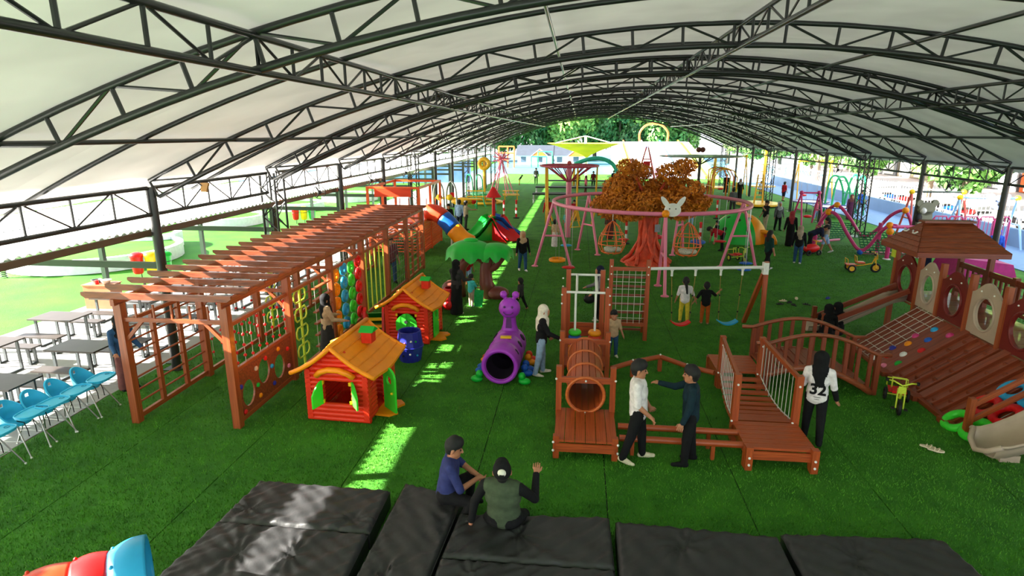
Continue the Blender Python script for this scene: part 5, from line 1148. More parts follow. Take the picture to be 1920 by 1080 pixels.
for y in (Y0, Y1):
    bar('rail', (X0, y, 2.95), (X1, y, 2.95), .08, .1, OT, ot)
    for k in range(10): z = .2+.13*k; bar('lattice_slat', (X0, y, z), (X1, y, z), .025, .04, OT, ot)
    for k in range(5): x = X0+.2+.45*k; bar('lattice_slat', (x, y, 1.5), (x, y, 2.1), .03, .05, OT, ot)
blk('deck', ((X0+X1)/2, (Y0+Y1)/2, 1.45), (X1-X0, Y1-Y0, .06), ORED, ot)
blk('banner', ((X0+X1)/2, Y0-.06, 2.75), (1.6, .03, .35), ORED, ot)
tp = smooth([(-6.75, 26.6, 1.75), (-6.3, 26.5, 1.72), (-5.9, 26.4, 1.45), (-5.5, 26.3, 1.05), (-5.1, 26.2, .65), (-4.7, 26.1, .45)], 4)
for nm, m_, a, b_ in (('red_tube', ORED, 0, 8), ('blue_tube', BLUE, 7, 13), ('orange_tube', ORANGE, 12, 21)): pipe(nm, tp[a:b_], .38, m_, ot, 16)
rod('tube_leg', (-5.6, 26.3, 0), (-5.6, 26.3, .8), .05, WHITE, ot)
sh = thing('silver_hoops', 'pair of tall silver hoop arches behind the orange tower', 'climber', (-8.2, 36.6, 0))
for x in (-.35, .45): pipe('hoop', smooth([(x-.3, 0, 0), (x-.3, 0, 1.7), (x, 0, 2.35), (x+.3, 0, 1.7), (x+.3, 0, 0)]), .06, CHROME, sh)
for x in (-.3, .35): ball('yellow_knob', (x, -.1, 1.4), .2, YELLOW, sh, 10); rod('knob_bar', (x-.25, -.05, 1.35), (x+.35, -.05, 1.35), .05, YELLOW, sh)
tl = thing('teal_climber', 'teal wave pole climber in front of the far left columns', 'climber', (-7.1, 42, 0))
for x in (-.5, .2): pipe('wave_pole', smooth([(x-.2, 0, 0), (x-.2, 0, 2.1), (x, 0, 2.4), (x+.2, 0, 2.0), (x+.3, 0, .6), (x+.45, 0, .2)]), .05, GPAINT, tl)
for z in (.9, 1.3): rod('yellow_rung', (-.7, 0, z), (.6, 0, z), .05, YPAINT, tl)
pl = thing('toy_plane', 'yellow toy aeroplane ride left of the mushroom slide', 'ride', tuple(W(868, 405)), rad(15)); MB().sphere((0, 0, .95), .5, 14, (1.5, .5, .5)).build('fuselage', YPAINT, pl, 'all'); blk('wing', (.1, 0, 1.1), (.4, 2.3, .08), YPAINT, pl, rad(75)); ball('nose', (.7, 0, .95), .2, RED, pl); blk('tail', (-.65, 0, 1.3), (.25, .06, .45), RED, pl); rod('stand', (0, 0, 0), (0, 0, .8), .08, BLUE, pl)
pk = thing('pink_starburst', 'pink starburst pole ornament beyond the left columns', 'ornament', (-6.6, 52, 0))
for k in range(26):
    a = 2*PI*k/26*3; z = -.5+1.5*k/26; d = Vector((math.cos(a)*math.cos(z), math.sin(a)*math.cos(z), math.sin(z))); rod('ray', (0, 0, 3.1), tuple(Vector((0, 0, 3.1))+d*.8), .04, PINK, pk, 5)
for k in range(6): a = 2*PI*k/6; rod('leg', (0, 0, 3.1), (1.1*math.cos(a), 1.1*math.sin(a), 0), .05, PINK, pk)
yb = thing('picnic_bench', 'small yellow picnic bench on the turf beyond the mushroom slide', 'bench', tuple(W(958, 374)), rad(10))
for y, z in ((-.45, .4), (0, .7), (.45, .4)): blk('plank', (0, y, z), (1.3, .32, .06), YPAINT, yb)
for x in (-.5, .5): bar('leg', (x, -.45, 0), (x, 0, .7), .06, .06, YPAINT, yb); bar('leg', (x, .45, 0), (x, 0, .7), .06, .06, YPAINT, yb)
ys = thing('yellow_spinner', 'yellow and green spinner tower near the far left columns', 'ride', (-7.1, 45.6, 0)); rod('mast', (0, 0, 0), (0, 0, 3.2), .1, YPAINT, ys); ring('flower', (0, -.1, 3.0), .35, .16, YPAINT, ys, 'y', 12); MB().lathe([(.001, .9), (1.1, .85), (1.1, .75), (.001, .7)], 18).build('disc', GPAINT, ys); ring('base', (0, 0, .15), 1.3, .1, YPAINT, ys)
# blue mural fence beyond the canopy
bf = thing('mural_fence', 'blue mural fence behind the far tables on the left', 'fence', (-24, 62, 0), rad(12)); BM = mat('blue_mural', C(70, 130, 216), .6, scale=.5, var2=C(190, 216, 240))
for k in range(10): blk('panel', (-10+2.4*k, 0, 1.4), (2.34, .08, 2.6), BM, bf); rod('post', (-11.2+2.4*k, 0, 0), (-11.2+2.4*k, 0, 2.8), .05, STEEL, bf)
# far houses
for i, (x, w_) in enumerate(((-7.6, 6.0), (-1.4, 5.6))):
    t = thing('bungalow', ['far bungalow with slate roof and orange gable, left one', 'far bungalow with slate roof and orange gable, right one'][i], 'house', (x, 108, 0), 0, 'far bungalows'); MB().box((0, 0, .8), (w_, 5, 1.6)).build('wall', PL, t); SL = mat('slate_roof', C(46, 54, 66), .7, var=.05, scale=2)
    mb = MB(); a = w_/2+.3; mb.add([(-a, -2.9, 1.5), (a, -2.9, 1.5), (a, 0, 3.2), (-a, 0, 3.2), (a, 2.9, 1.5), (-a, 2.9, 1.5)], [(0, 1, 2, 3), (3, 2, 4, 5), (1, 4, 2), (5, 0, 3), (0, 5, 4, 1)]); mb.build('roof', SL, t)
    MB().prism([(-1.3, 1.4), (1.3, 1.4), (0, 2.5)], .2, Matrix.Translation((.8, -3.1, 0)) @ Matrix.Rotation(PI/2, 4, 'X')).build('porch_gable', OPAINT, t)
    mb = MB(); 
    for s_ in (-1, 1): mb.beam((.8, -2.6, 2.62), (.8+s_*1.5, -2.6, 1.4), 1.3, .08)
    mb.build('porch_roof', PL, t)
    for xx in (-2.0, .8): blk('window', (xx, -2.52, .85), (.9, .06, .9), mat('window_glass', C(80, 96, 110), .2), t)
gl = thing('football_goal', 'green goal frame in front of the far bungalows', 'goal', (-6.3, 96, 0))
for a, b_ in (((-1.2, 0, 0), (-1.2, 0, 1.7)), ((1.2, 0, 0), (1.2, 0, 1.7)), ((-1.2, 0, 1.7), (1.2, 0, 1.7)), ((-.2, 1, 0), (-.2, 1, 2.4)), ((2, 1, 0), (2, 1, 2.4)), ((-.2, 1, 2.4), (2, 1, 2.4))): rod('tube', a, b_, .09, GPAINT, gl)
og = thing('orange_gateway', 'pale orange gate frame left of the far bungalows', 'frame', (-11.2, 96, 0))
for a, b_ in (((-1.4, 0, 0), (-1.4, 0, 3.2)), ((0, 0, 0), (0, 0, 3.2)), ((1.0, 0, 0), (1.0, 0, 3.2)), ((-1.4, 0, 3.2), (1.0, 0, 3.2)), ((-1.4, 0, 2.2), (1.0, 0, 2.2)), ((-1.4, 0, 1.2), (0, 0, 1.2))): rod('tube', a, b_, .12, OPAINT, og)
# ------------------------------------------------------------------ trees behind
BARK = mat('bark', C(110, 96, 80), .9, var=.08, scale=6)
def canopy_mesh(name, r, h, n_, size, m_):
    c0 = RNG.normal(0, 1, (14, 3)); c0 /= np.linalg.norm(c0, axis=1)[:, None]; c0 *= np.array([r*.6, r*.6, h*.34]); cc = c0[RNG.integers(0, 14, n_)]
    d = RNG.normal(0, 1, (n_, 3)); d /= np.linalg.norm(d, axis=1)[:, None]; c_ = cc+d*(r*.42*(.7+.3*RNG.random(n_)))[:, None]
    u = RNG.normal(0, 1, (n_, 3)); u /= np.linalg.norm(u, axis=1)[:, None]; v = np.cross(u, d); v /= np.linalg.norm(v, axis=1)[:, None]+1e-6
    V = np.stack([c_-u*size, c_+v*size*.6, c_+u*size, c_-v*size*.6], 1).reshape(-1, 3); return fast_mesh(name, V, np.arange(4*n_).reshape(-1, 4), m_)
LM = [mat('leaf_dark', C(58, 110, 48), .6, scale=.5, var2=C(34, 76, 34)), mat('leaf_mid', C(92, 146, 60), .6, scale=.5, var2=C(54, 104, 44)), mat('leaf_light', C(140, 178, 84), .6, scale=.5, var2=C(92, 140, 58))]
CM = [canopy_mesh('foliage', 3.6, 6, 5000, .28, m_) for m_ in LM]
KN = ['dark green', 'mid green', 'pale green']
def tree(x, y, h, k, label):
    t = thing('background_tree', label, 'tree', (x, y, 0), random.uniform(0, 6), 'trees around the park'); s_ = h/9
    o = link(CM[k], 'foliage', t, Matrix.Translation((0, 0, h*.62)) @ Matrix.Diagonal((s_*1.05, s_*1.05, s_*1.25, 1))); o['kind'] = 'stuff'
    MB().tube([(0, 0, 0), (.1, .1, h*.35), (0, 0, h*.7)], [.28*s_, .2*s_, .08*s_], 8).build('trunk', BARK, t, 'all')
TP = [(-20, 118, 10, 0), (-15, 122, 11, 1), (-10.5, 119, 11.5, 0), (-6, 124, 13, 1), (-1.5, 120, 12, 2), (3, 125, 14, 1), (7.5, 121, 12, 0), (12, 124, 13, 2), (16.5, 120, 12, 1), (21, 124, 12, 2), (26, 112, 11, 2), (-26, 114, 9, 1)]
for i, (x, y, h, k) in enumerate(TP): tree(x, y, h, k, '%s leafy tree behind the far end of the park, %s from the left' % (KN[k], ['second', 'third', 'fourth', 'fifth', 'sixth', 'seventh', 'eighth', 'ninth', 'tenth', 'eleventh', 'twelfth', 'first'][i]))
for i in range(9): tree(27+1.2*(i % 3), 100-9*i, 8.5+(i % 2), 2 if i % 2 else 1, '%s street tree outside the right fence, %s from the far end' % (KN[2 if i % 2 else 1], ['first', 'second', 'third', 'fourth', 'fifth', 'sixth', 'seventh', 'eighth', 'ninth'][i]))
# ------------------------------------------------------------------ right boundary: low wall, fence, street
rw = tag(MB().box((20.6, 50, .42), (.25, 80, .84)).build('wall_right', mat('pale_blue_wall', C(112, 142, 176), .6, var=.03, scale=.8)), kind='structure')
tag(MB().box((18.9, 36, -.03), (3.2, 90, .09)).build('ground_blue_path', mat('pale_blue_path', C(104, 140, 178), .7, var=.03)), kind='structure')
rf = thing('picket_fence', 'white vertical bar fence on the low blue wall along the street', 'fence', (20.6, 0, 0)); FW = paint('off_white_steel', 206, 206, 210)
for z in (1.0, 2.0): bar('rail', (0, 12, z), (0, 88, z), .04, .05, FW, rf)
for k in range(230): rod('picket', (0, 12+.33*k, .84), (0, 12+.33*k, 2.1), .018, FW, rf, 5)
for k in range(16): blk('fence_post', (0, 12+5*k, 1.5), (.09, .09, 1.35), FW, rf)
SH = [('orange', C(206, 84, 22)), ('yellow', C(206, 150, 30)), ('red', C(170, 44, 24)), ('cream', C(170, 160, 136)), ('grey', C(130, 134, 140))]
for i in range(8):
    y = 22+11*i; nm, c_ = SH[[2, 0, 1, 0, 4, 3, 4, 3][i]]; t = thing('shop_house', '%s painted shop across the street, %s from the camera side' % (nm, ORD[i].replace('nearest', 'first')), 'building', (40, y, 0), 0, 'shops across the street'); mm = mat('shop_'+nm, c_, .7, var=.04, scale=1)
    MB().box((3, 0, 2.6), (6, 10.6, 5.2)).build('wall', mm, t); MB().box((-.8, 0, 3.1), (2.4, 10.2, .12)).build('awning', mat('awning_'+nm, SH[(i+1) % 3][1], .6), t)
    for k in range(3): blk('shutter', (-.03, -3.4+3.4*k, 1.3), (.08, 2.6, 2.4), WHITE, t)
    for k in range(4): blk('window', (-.03, -3.9+2.6*k, 4.2), (.06, 1.3, 1.0), mat('shop_glass', C(110, 130, 146), .2), t)
    mb = MB(); mb.add([(-.8, -5.4, 5.2), (6.8, -5.4, 5.2), (6.8, 5.4, 5.2), (-.8, 5.4, 5.2), (3, -5.4, 6.4), (3, 5.4, 6.4)], [(0, 4, 5, 3), (1, 2, 5, 4), (0, 1, 4), (2, 3, 5), (0, 3, 2, 1)]); mb.build('roof', mat('tile_roof', C(170, 84, 60), .8), t)
for i in range(14):
    t = thing('motorbike', 'parked motorbike in the row behind the street fence, %s from the camera side' % ORD[i].replace('nearest', 'first'), 'motorbike', (23.4, 24+1.9*i, 0), rad(8*(i % 3)), 'parked motorbikes')
    for x in (-.6, .6): ring('wheel', (x, 0, .3), .24, .06, BLACKP, t, 'y', 16, 6)
    bm_ = (RED, BLUE, BLACKP, WHITE)[i % 4]; MB().sphere((0, 0, .6), .45, 12, (1.3, .35, .45)).build('body', bm_, t, 'all'); blk('seat', (-.3, 0, .82), (.7, .24, .1), BLACKP, t); rod('handlebar', (.42, -.3, 1.02), (.42, .3, 1.02), .025, CHROME, t); rod('fork', (.6, 0, .3), (.42, 0, 1.0), .04, CHROME, t)
# hall lamps on the eaves and ceiling fans seen near the columns
for i, (px, py, Y) in enumerate(((355, 352, 13.6),)):
    p = Vector((-8.85, 13.6, 3.95)); t = thing('flood_light', 'small amber flood light on the left eave girder', 'lamp', tuple(p)); MB().prism([(-.07, -.11), (.07, -.11), (.1, .11), (-.1, .11)], .06, Matrix.Rotation(rad(70), 4, 'X')).build('housing', paint('amber_paint', 170, 128, 70), t); rod('bracket', (0, 0, 0), (-.15, 0, .1), .02, STEEL, t)
for i, (x, y) in enumerate(((-8.8, 19.9), (-8.8, 25.2), (-8.8, 30.5), (14.2, 25.2), (14.2, 35.6))):
    t = thing('wall_fan', '%s hanging fan on the %s eave girder' % (ORD[i if i < 3 else i-3], 'left' if x < 0 else 'right'), 'fan', (x, y, 3.55), 0, 'eave fans'); rod('stem', (0, 0, 0), (0, 0, -.2), .02, STEEL, t); ring('cage', (0, 0, -.3), .22, .015, STEEL, t, 'y', 20, 5); ball('motor', (0, 0, -.3), .08, STEEL, t, 10)
    for k in range(3): a = 2*PI*k/3; bar('blade', (0, 0, -.3), (.2*math.cos(a), 0, -.3+.2*math.sin(a)), .02, .09, STEEL, t, (0, 1, 0))
# ------------------------------------------------------------------ people: one continuous surface each, from a smooth union of tapered limbs
def surface_nets(Fg, org, s):
    sgn = Fg < 0; nx, ny, nz = Fg.shape
    c = [sgn[i:nx-1+i, j:ny-1+j, k:nz-1+k] for i in (0, 1) for j in (0, 1) for k in (0, 1)]
    al = np.logical_and.reduce(c); an = np.logical_or.reduce(c); act = an & ~al; I = np.argwhere(act); idx = -np.ones(act.shape, np.int32); idx[act] = np.arange(len(I))
    acc = np.zeros((len(I), 3)); cnt = np.zeros(len(I)); co = [(i, j, k) for i in (0, 1) for j in (0, 1) for k in (0, 1)]
    for a in range(8):
        for b_ in range(a+1, 8):
            pa, pb = np.array(co[a]), np.array(co[b_])
            if np.abs(pa-pb).sum() != 1: continue
            va = Fg[I[:, 0]+pa[0], I[:, 1]+pa[1], I[:, 2]+pa[2]]; vb = Fg[I[:, 0]+pb[0], I[:, 1]+pb[1], I[:, 2]+pb[2]]; m = (va < 0) != (vb < 0)
            t = np.where(m, va/(va-vb+1e-12), 0); acc += np.where(m[:, None], pa+(pb-pa)*t[:, None], 0); cnt += m
    V = (I+acc/cnt[:, None])*s+org; Q = []
    for ax in range(3):
        sl0 = [slice(1, n-1) for n in Fg.shape]; sl1 = list(sl0); sl0[ax] = slice(0, Fg.shape[ax]-1); sl1[ax] = slice(1, Fg.shape[ax])
        a, b_ = sgn[tuple(sl0)], sgn[tuple(sl1)]; E_ = np.argwhere(a != b_)
        if not len(E_): continue
        off = np.ones(3, int); off[ax] = 0; G_ = E_+off; u, v = (ax+1) % 3, (ax+2) % 3
        def cell(du, dv):
            q = G_.copy(); q[:, u] -= du; q[:, v] -= dv; return idx[q[:, 0], q[:, 1], q[:, 2]]
        q = np.stack([cell(1, 1), cell(0, 1), cell(0, 0), cell(1, 0)], 1); fl = ~a[E_[:, 0], E_[:, 1], E_[:, 2]]; q[fl] = q[fl][:, ::-1]; Q.append(q)
    Q = np.concatenate(Q); return V, Q[(Q >= 0).all(1)]
def cone_d(P_, a, b_, r1, r2):
    ab = b_-a; t = np.clip(((P_-a)@ab)/max(1e-9, ab@ab), 0, 1); return np.linalg.norm(P_-(a+t[..., None]*ab), axis=-1)-(r1+(r2-r1)*t)
def person(label, loc, ang, h=1.65, z0=0., legs=((4, 3, 4), (-3, 3, 3)), arms=((4, 10, 8), (4, 10, 8)), lean=0., head=(0, 0), top=('t', 's'), bottom=('trousers', 't'), shoes=None, hair=('short', None), skin=None, res=.022, pelvis=None, near=False, wd=1., hk=1.08, extra=None, cap=None, vest=None):
    V3 = lambda *a: np.array(a, float); skin = skin or SKIN; pr = []                # (a, b, r1, r2, label, k)
    tl = 'dress' if bottom[0] == 'dress' else 'shirt'
    def add(a, b_, r1, r2, lab, k=.02): pr.append((np.array(a, float), np.array(b_, float), r1, r2, lab, k))
    L1, L2 = .235*h, .235*h; hips = {}; ank = {}
    lo = 9
    for sx, (fl, abd, kn) in zip((-1, 1), legs):
        f, a_, k_ = rad(fl), rad(abd), rad(kn); hp = V3(sx*.052*h*wd, 0, 0); d1 = V3(sx*math.sin(a_), math.sin(f)*math.cos(a_), -math.cos(f)*math.cos(a_)); kp = hp+d1*L1
        d2 = V3(sx*math.sin(a_)*.4, math.sin(f-k_), -math.cos(f-k_)); d2 /= np.linalg.norm(d2); ap = kp+d2*L2
        fd = V3(sx*.15, 1, 0); fd -= d2*(fd@d2)*.9; fd /= np.linalg.norm(fd); hips[sx] = (hp, kp, ap, fd); lo = min(lo, ap[2])
    pz = (-lo+.042*h) if pelvis is None else pelvis
    pel = V3(0, 0, pz); le = rad(lean); up = V3(0, math.sin(le), math.cos(le)); fw = V3(0, math.cos(le), -math.sin(le)); rt = V3(1, 0, 0)
    T = lambda x, y, z: pel+rt*x*h*wd+fw*y*h+up*z*h
    for sx in (-1, 1):
        hp, kp, ap, fd = [q for q in hips[sx]]; hp, kp, ap = hp+pel, kp+pel, ap+pel; bt = bottom[0]; sl = 'shoe_l' if sx < 0 else 'shoe_r'
        lab = {'trousers': 'trousers', 'shorts': 'shorts', 'skirt': 'skirt', 'dress': 'dress', 'bare': 'skin'}[bt]
        add(hp, kp, .058*h*wd, .041*h, lab, .03)
        if bt == 'trousers': add(kp, ap, .042*h, .031*h, lab)
        else: add(kp, ap, .036*h, .025*h, 'skin' if bt != 'dress' else 'dress')
        fl_ = sl if shoes else 'skin'; add(ap-V3(0, 0, .012*h), ap+fd*.06*h-V3(0, 0, .022*h), .026*h, .022*h, fl_, .012); add(ap-fd*.02*h-V3(0, 0, .018*h), ap+fd*.105*h-V3(0, 0, .026*h), .023*h, .017*h, fl_, .012)
        ank[sx] = ap
    add(T(-.04, 0, .0), T(.04, 0, .0), .066*h*wd, .066*h*wd, {'trousers': 'trousers', 'shorts': 'shorts', 'skirt': 'skirt', 'dress': 'dress', 'bare': tl}[bottom[0]], .03)
    add(T(-.035, .0, .08), T(.035, .0, .08), .066*h*wd, .066*h*wd, tl, .055); add(T(-.042, .004, .19), T(.042, .004, .19), .07*h*wd, .07*h*wd, tl, .055)
    add(T(-.075, -.005, .285), T(.075, -.005, .285), .045*h*wd, .045*h*wd, tl, .055); add(T(0, 0, .0), T(0, 0, .26), .07*h*wd, .07*h*wd, tl, .055)
    add(T(-.034, 0, .0), T(.034, 0, .0), .071*h*wd, .071*h*wd, tl, .02) if pelvis is None else None
    add(T(0, -.005, .29), T(0, .008, .36), .034*h, .03*h, 'skin', .015)
    if bottom[0] in ('skirt', 'dress'):
        mid = (ank[-1]+ank[1])/2; mid = V3(mid[0], mid[1], ank[-1][2] if pelvis else .05*h); add(pel, pel*.45+mid*.55, .085*h*wd, .105*h*wd, bottom[0], .03); add(pel*.45+mid*.55, mid, .105*h*wd, .115*h*wd, bottom[0], .03)
    # head
    hy, hp_ = rad(head[0]), rad(head[1]); hc = T(0, .012, .40+.01*(hk-1)*10*.0)+up*(.03*h*(hk-1))
    hf = fw*math.cos(hp_)*math.cos(hy)+rt*math.sin(hy)*math.cos(hp_)+up*math.sin(hp_); hr = np.cross(hf, up); hr /= np.linalg.norm(hr); hu = np.cross(hr, hf); q = h*hk
    Hd = lambda x, y, z: hc+hr*x*q+hf*y*q+hu*z*q
    add(Hd(0, -.008, .022), Hd(0, .012, -.03), .055*q, .042*q, 'skin', .01); add(Hd(0, .02, -.035), Hd(0, .03, -.05), .03*q, .024*q, 'skin', .01)
    add(Hd(0, .05, .008), Hd(0, .062, -.014), .007*q, .0105*q, 'skin', .008)
    for sx in (-1, 1): add(Hd(sx*.054, -.004, .004), Hd(sx*.056, -.008, -.016), .012*q, .009*q, 'skin', .004)
    hs = hair[0]
    if hs in ('short', 'pony', 'long', 'cap'):
        lb = 'cap' if hs == 'cap' else 'hair'; add(Hd(0, -.012, .034), Hd(0, -.018, .024), .058*q, .06*q, lb, .006); add(Hd(0, .012, .052), Hd(0, -.01, .05), .045*q, .05*q, lb, .006); add(Hd(0, -.03, -.005), Hd(0, -.03, -.02), .045*q, .036*q, 'hair', .006)
        if hs == 'pony': add(Hd(.0, -.075, .01), Hd(.01, -.085, -.07), .02*q, .022*q, 'hair', .01); add(Hd(.01, -.085, -.07), Hd(.03, -.085, -.2), .022*q, .01*q, 'hair', .01)
        if hs == 'long': add(Hd(0, -.03, .0), Hd(0, -.05, -.13), .055*q, .045*q, 'hair', .01)
        if hs == 'cap': add(Hd(0, .03, .03), Hd(0, .085, .022), .03*q, .018*q, 'cap', .01)
    elif hs == 'scarf':
        add(Hd(0, -.012, .028), Hd(0, -.012, -.02), .066*q, .062*q, 'headscarf', .01); add(Hd(0, -.01, -.03), T(0, -.01, .29), .06*q, .075*h, 'headscarf', .02); add(T(-.03, .03, .27), T(.03, .03, .23), .062*h, .055*h, 'headscarf', .02); add(T(-.01, -.035, .28), T(.01, -.04, .17), .056*h, .046*h, 'headscarf', .02)
        add(T(-.045, -.005, .29), T(.045, -.005, .29), .052*h, .052*h, 'headscarf', .02); add(Hd(0, .032, .006), Hd(0, .034, -.03), .040*q, .034*q, 'skin', .004)
    # arms and hands
    hands = {}
    for sx, am in zip((-1, 1), arms):
        sh = T(sx*.108, -.005, .285)
        if am[0] == 'ik': el, wr = V3(*am[1]), V3(*am[2])
        else:
            f, a_, e_ = map(rad, am[:3]); inw = rad(am[3]) if len(am) > 3 else 0
            d1 = rt*sx*math.sin(a_)+fw*math.sin(f)*math.cos(a_)-up*math.cos(f)*math.cos(a_); el = sh+d1*.172*h
            d2 = rt*sx*math.sin(a_-inw)+fw*math.sin(f+e_)*math.cos(a_-inw)-up*math.cos(f+e_)*math.cos(a_-inw); wr = el+d2*.15*h
        slv = tl if top[1] in 's l'.split() else 'skin'; sl_l = ('sleeve_l' if sx < 0 else 'sleeve_r') if vest else tl
        add(sh, el, .038*h, .031*h, tl if top[1] == 'j' else sl_l, .02); lg = top[1] in 'lj'; add(el, wr, .03*h if lg else .026*h, .024*h if lg else .019*h, sl_l if lg else 'skin', .012)
        d = (wr-el)/np.linalg.norm(wr-el); o = np.cross(d, V3(0, 0, 1)); o = o/np.linalg.norm(o) if np.linalg.norm(o) > .2 else rt; nrm = np.cross(o, d)
        if abs(d[2]) > .75: o = fw*1.0; o = o-d*(o@d); o /= np.linalg.norm(o); nrm = np.cross(o, d)
        pc = wr+d*.045*h; add(wr+d*.012*h, pc-o*.008*h, .017*h, .016*h, 'skin', .008); add(wr+d*.02*h+o*.008*h, pc+o*.012*h, .014*h, .014*h, 'skin', .008)
        if near:
            cu = am[4] if am[0] != 'ik' and len(am) > 4 else (am[3] if am[0] == 'ik' and len(am) > 3 else .35)
            for k_, (ox, ln) in enumerate(((-.021, .036), (-.007, .042), (.007, .045), (.02, .041))):
                b0 = pc+o*ox*h*1.15+d*.004*h; d_ = d*math.cos(cu)-nrm*sx*math.sin(cu); m1 = b0+d_*ln*.55*h; d3 = d*math.cos(cu*2.2)-nrm*sx*math.sin(cu*2.2); add(b0, m1, .0062*h, .0056*h, 'skin', .003); add(m1, m1+d3*ln*.5*h, .0056*h, .0048*h, 'skin', .003)
            b0 = wr+d*.022*h+o*.014*h; m1 = b0+(o*.75+d*.65)*.028*h; add(b0, m1, .0085*h, .007*h, 'skin', .004); add(m1, m1+(o*.25+d*.97)*.022*h, .0068*h, .0055*h, 'skin', .003)
        else:
            for ox in (-.014, 0, .014): add(pc+o*ox*h, pc+d*.04*h+o*ox*h*1.3, .0085*h, .007*h, 'skin', .004)
            b0 = wr+d*.02*h+o*.014*h; add(b0, b0+(o*.6+d*.8)*.04*h, .0085*h, .007*h, 'skin', .004)
        hands[sx] = pc
    if extra: extra(add, T, Hd, h)
    lo3 = np.min([np.minimum(a, b_)-max(r1, r2)-k for a, b_, r1, r2, l, k in pr], 0)-2*res; hi3 = np.max([np.maximum(a, b_)+max(r1, r2)+k for a, b_, r1, r2, l, k in pr], 0)+2*res
    dim = np.ceil((hi3-lo3)/res).astype(int)+1; Fg = np.full(dim, .5, np.float32); ax = [lo3[i]+res*np.arange(dim[i]) for i in range(3)]
    for a, b_, r1, r2, l, k in pr:
        mg = max(r1, r2)+max(k, .012)+2*res; i0 = np.maximum(0, ((np.minimum(a, b_)-mg-lo3)/res).astype(int)); i1 = np.minimum(dim, ((np.maximum(a, b_)+mg-lo3)/res).astype(int)+2)
        P_ = np.stack(np.meshgrid(*[ax[i][i0[i]:i1[i]] for i in range(3)], indexing='ij'), -1); d = cone_d(P_, a, b_, r1, r2); S = tuple(slice(i0[i], i1[i]) for i in range(3)); F0 = Fg[S]; kk = max(k, res*.6)
        hh = np.clip(.5+.5*(F0-d)/kk, 0, 1); Fg[S] = F0*(1-hh)+d*hh-kk*hh*(1-hh)
    Fg[:, :, ax[2] < .002] = .5 if pelvis is None else Fg[:, :, ax[2] < .002]
    V, Q = surface_nets(Fg, lo3, res)
    names = [p[4] for p in pr]
    colr = {'skin': skin, 'shirt': top[0], 'dress': top[0], 'sleeve_l': vest, 'sleeve_r': vest, 'hair': HAIR, 'headscarf': hair[1], 'cap': cap or hair[1], 'shoe_l': shoes, 'shoe_r': shoes, 'trousers': bottom[1], 'shorts': bottom[1], 'skirt': bottom[1]}
    labs = sorted(set(names)); li = {l: i for i, l in enumerate(labs)}; cq = V[Q].mean(1); fi = np.array([li[x] for x in np.array(names)[np.stack([cone_d(cq, a, b_, r1, r2) for a, b_, r1, r2, l, k in pr]).argmin(0)]])
    me = fast_mesh('person', V, Q, [colr[l] or skin for l in labs], True); me.polygons.foreach_set('material_index', fi.astype(np.int32))
    o = link(me, 'person'); o.location = (loc[0], loc[1], z0); o.rotation_euler = (0, 0, rad(ang-90)); tag(o, label, 'person')
    nr = np.zeros(len(V)*3, np.float32); me.vertices.foreach_get('normal', nr); nr = nr.reshape(-1, 3)
    for l in labs:
        if l == 'skin': continue
        fs = Q[fi == li[l]]
        if len(fs) < 6: continue
        us, inv = np.unique(fs, return_inverse=True); c_ = link(fast_mesh(l, V[us]+nr[us]*.004, inv.reshape(-1, 4), colr[l] or skin, True), l.replace('_l', '').replace('_r', ''), o)
    if near:
        for sx in (-1, 1): ball('eye', Hd(sx*.021, .049, .006), .0065*q, EYE, o, 8); bar('eyebrow', Hd(sx*.012, .052, .02), Hd(sx*.032, .046, .02), .004, .006, HAIR, o)
        bar('mouth', Hd(-.016, .052, -.034), Hd(.016, .052, -.034), .006, .006, DARK, o)
    o['_t'] = 0; del o['_t']
    return o, T, Hd, hands
BLK = cloth('black_cloth', 20, 20, 22); WHT = cloth('white_cloth', 226, 218, 218); NVY = cloth('navy_polo_cloth', 48, 54, 104); TEAL = cloth('dark_teal_cloth', 20, 42, 52); CRM = cloth('cream_cloth', 226, 214, 196); BEI = cloth('beige_cloth', 190, 158, 124); JEAN = cloth('light_denim', 150, 172, 200); DENIM = cloth('blue_denim', 44, 78, 116); OLIVE = cloth('olive_cloth', 66, 78, 58); MRN = cloth('maroon_stripe_cloth', 104, 60, 58); YEL = cloth('yellow_cloth', 216, 192, 60); ORG = cloth('rust_cloth', 176, 84, 30); GRY = cloth('grey_cloth', 96, 96, 98); LGR = cloth('silver_cloth', 176, 176, 184); RDC = cloth('red_cloth', 176, 30, 40); TRQ = cloth('turquoise_cloth', 70, 190, 190); GRN = cloth('dark_green_cloth', 22, 60, 54); LBL = cloth('pale_blue_cloth', 150, 180, 220); KHK = cloth('khaki_cloth', 168, 150, 128); BLU = cloth('royal_blue_cloth', 36, 84, 190); PNK = cloth('pink_cloth', 224, 110, 130); PAT = cloth('patterned_cloth', 120, 116, 122); NAV = cloth('dark_navy_cloth', 28, 34, 58); DGR = cloth('charcoal_cloth', 52, 50, 50); SHOEC = cloth('cream_shoe', 220, 208, 176)
HS, LS = 's', 'l'
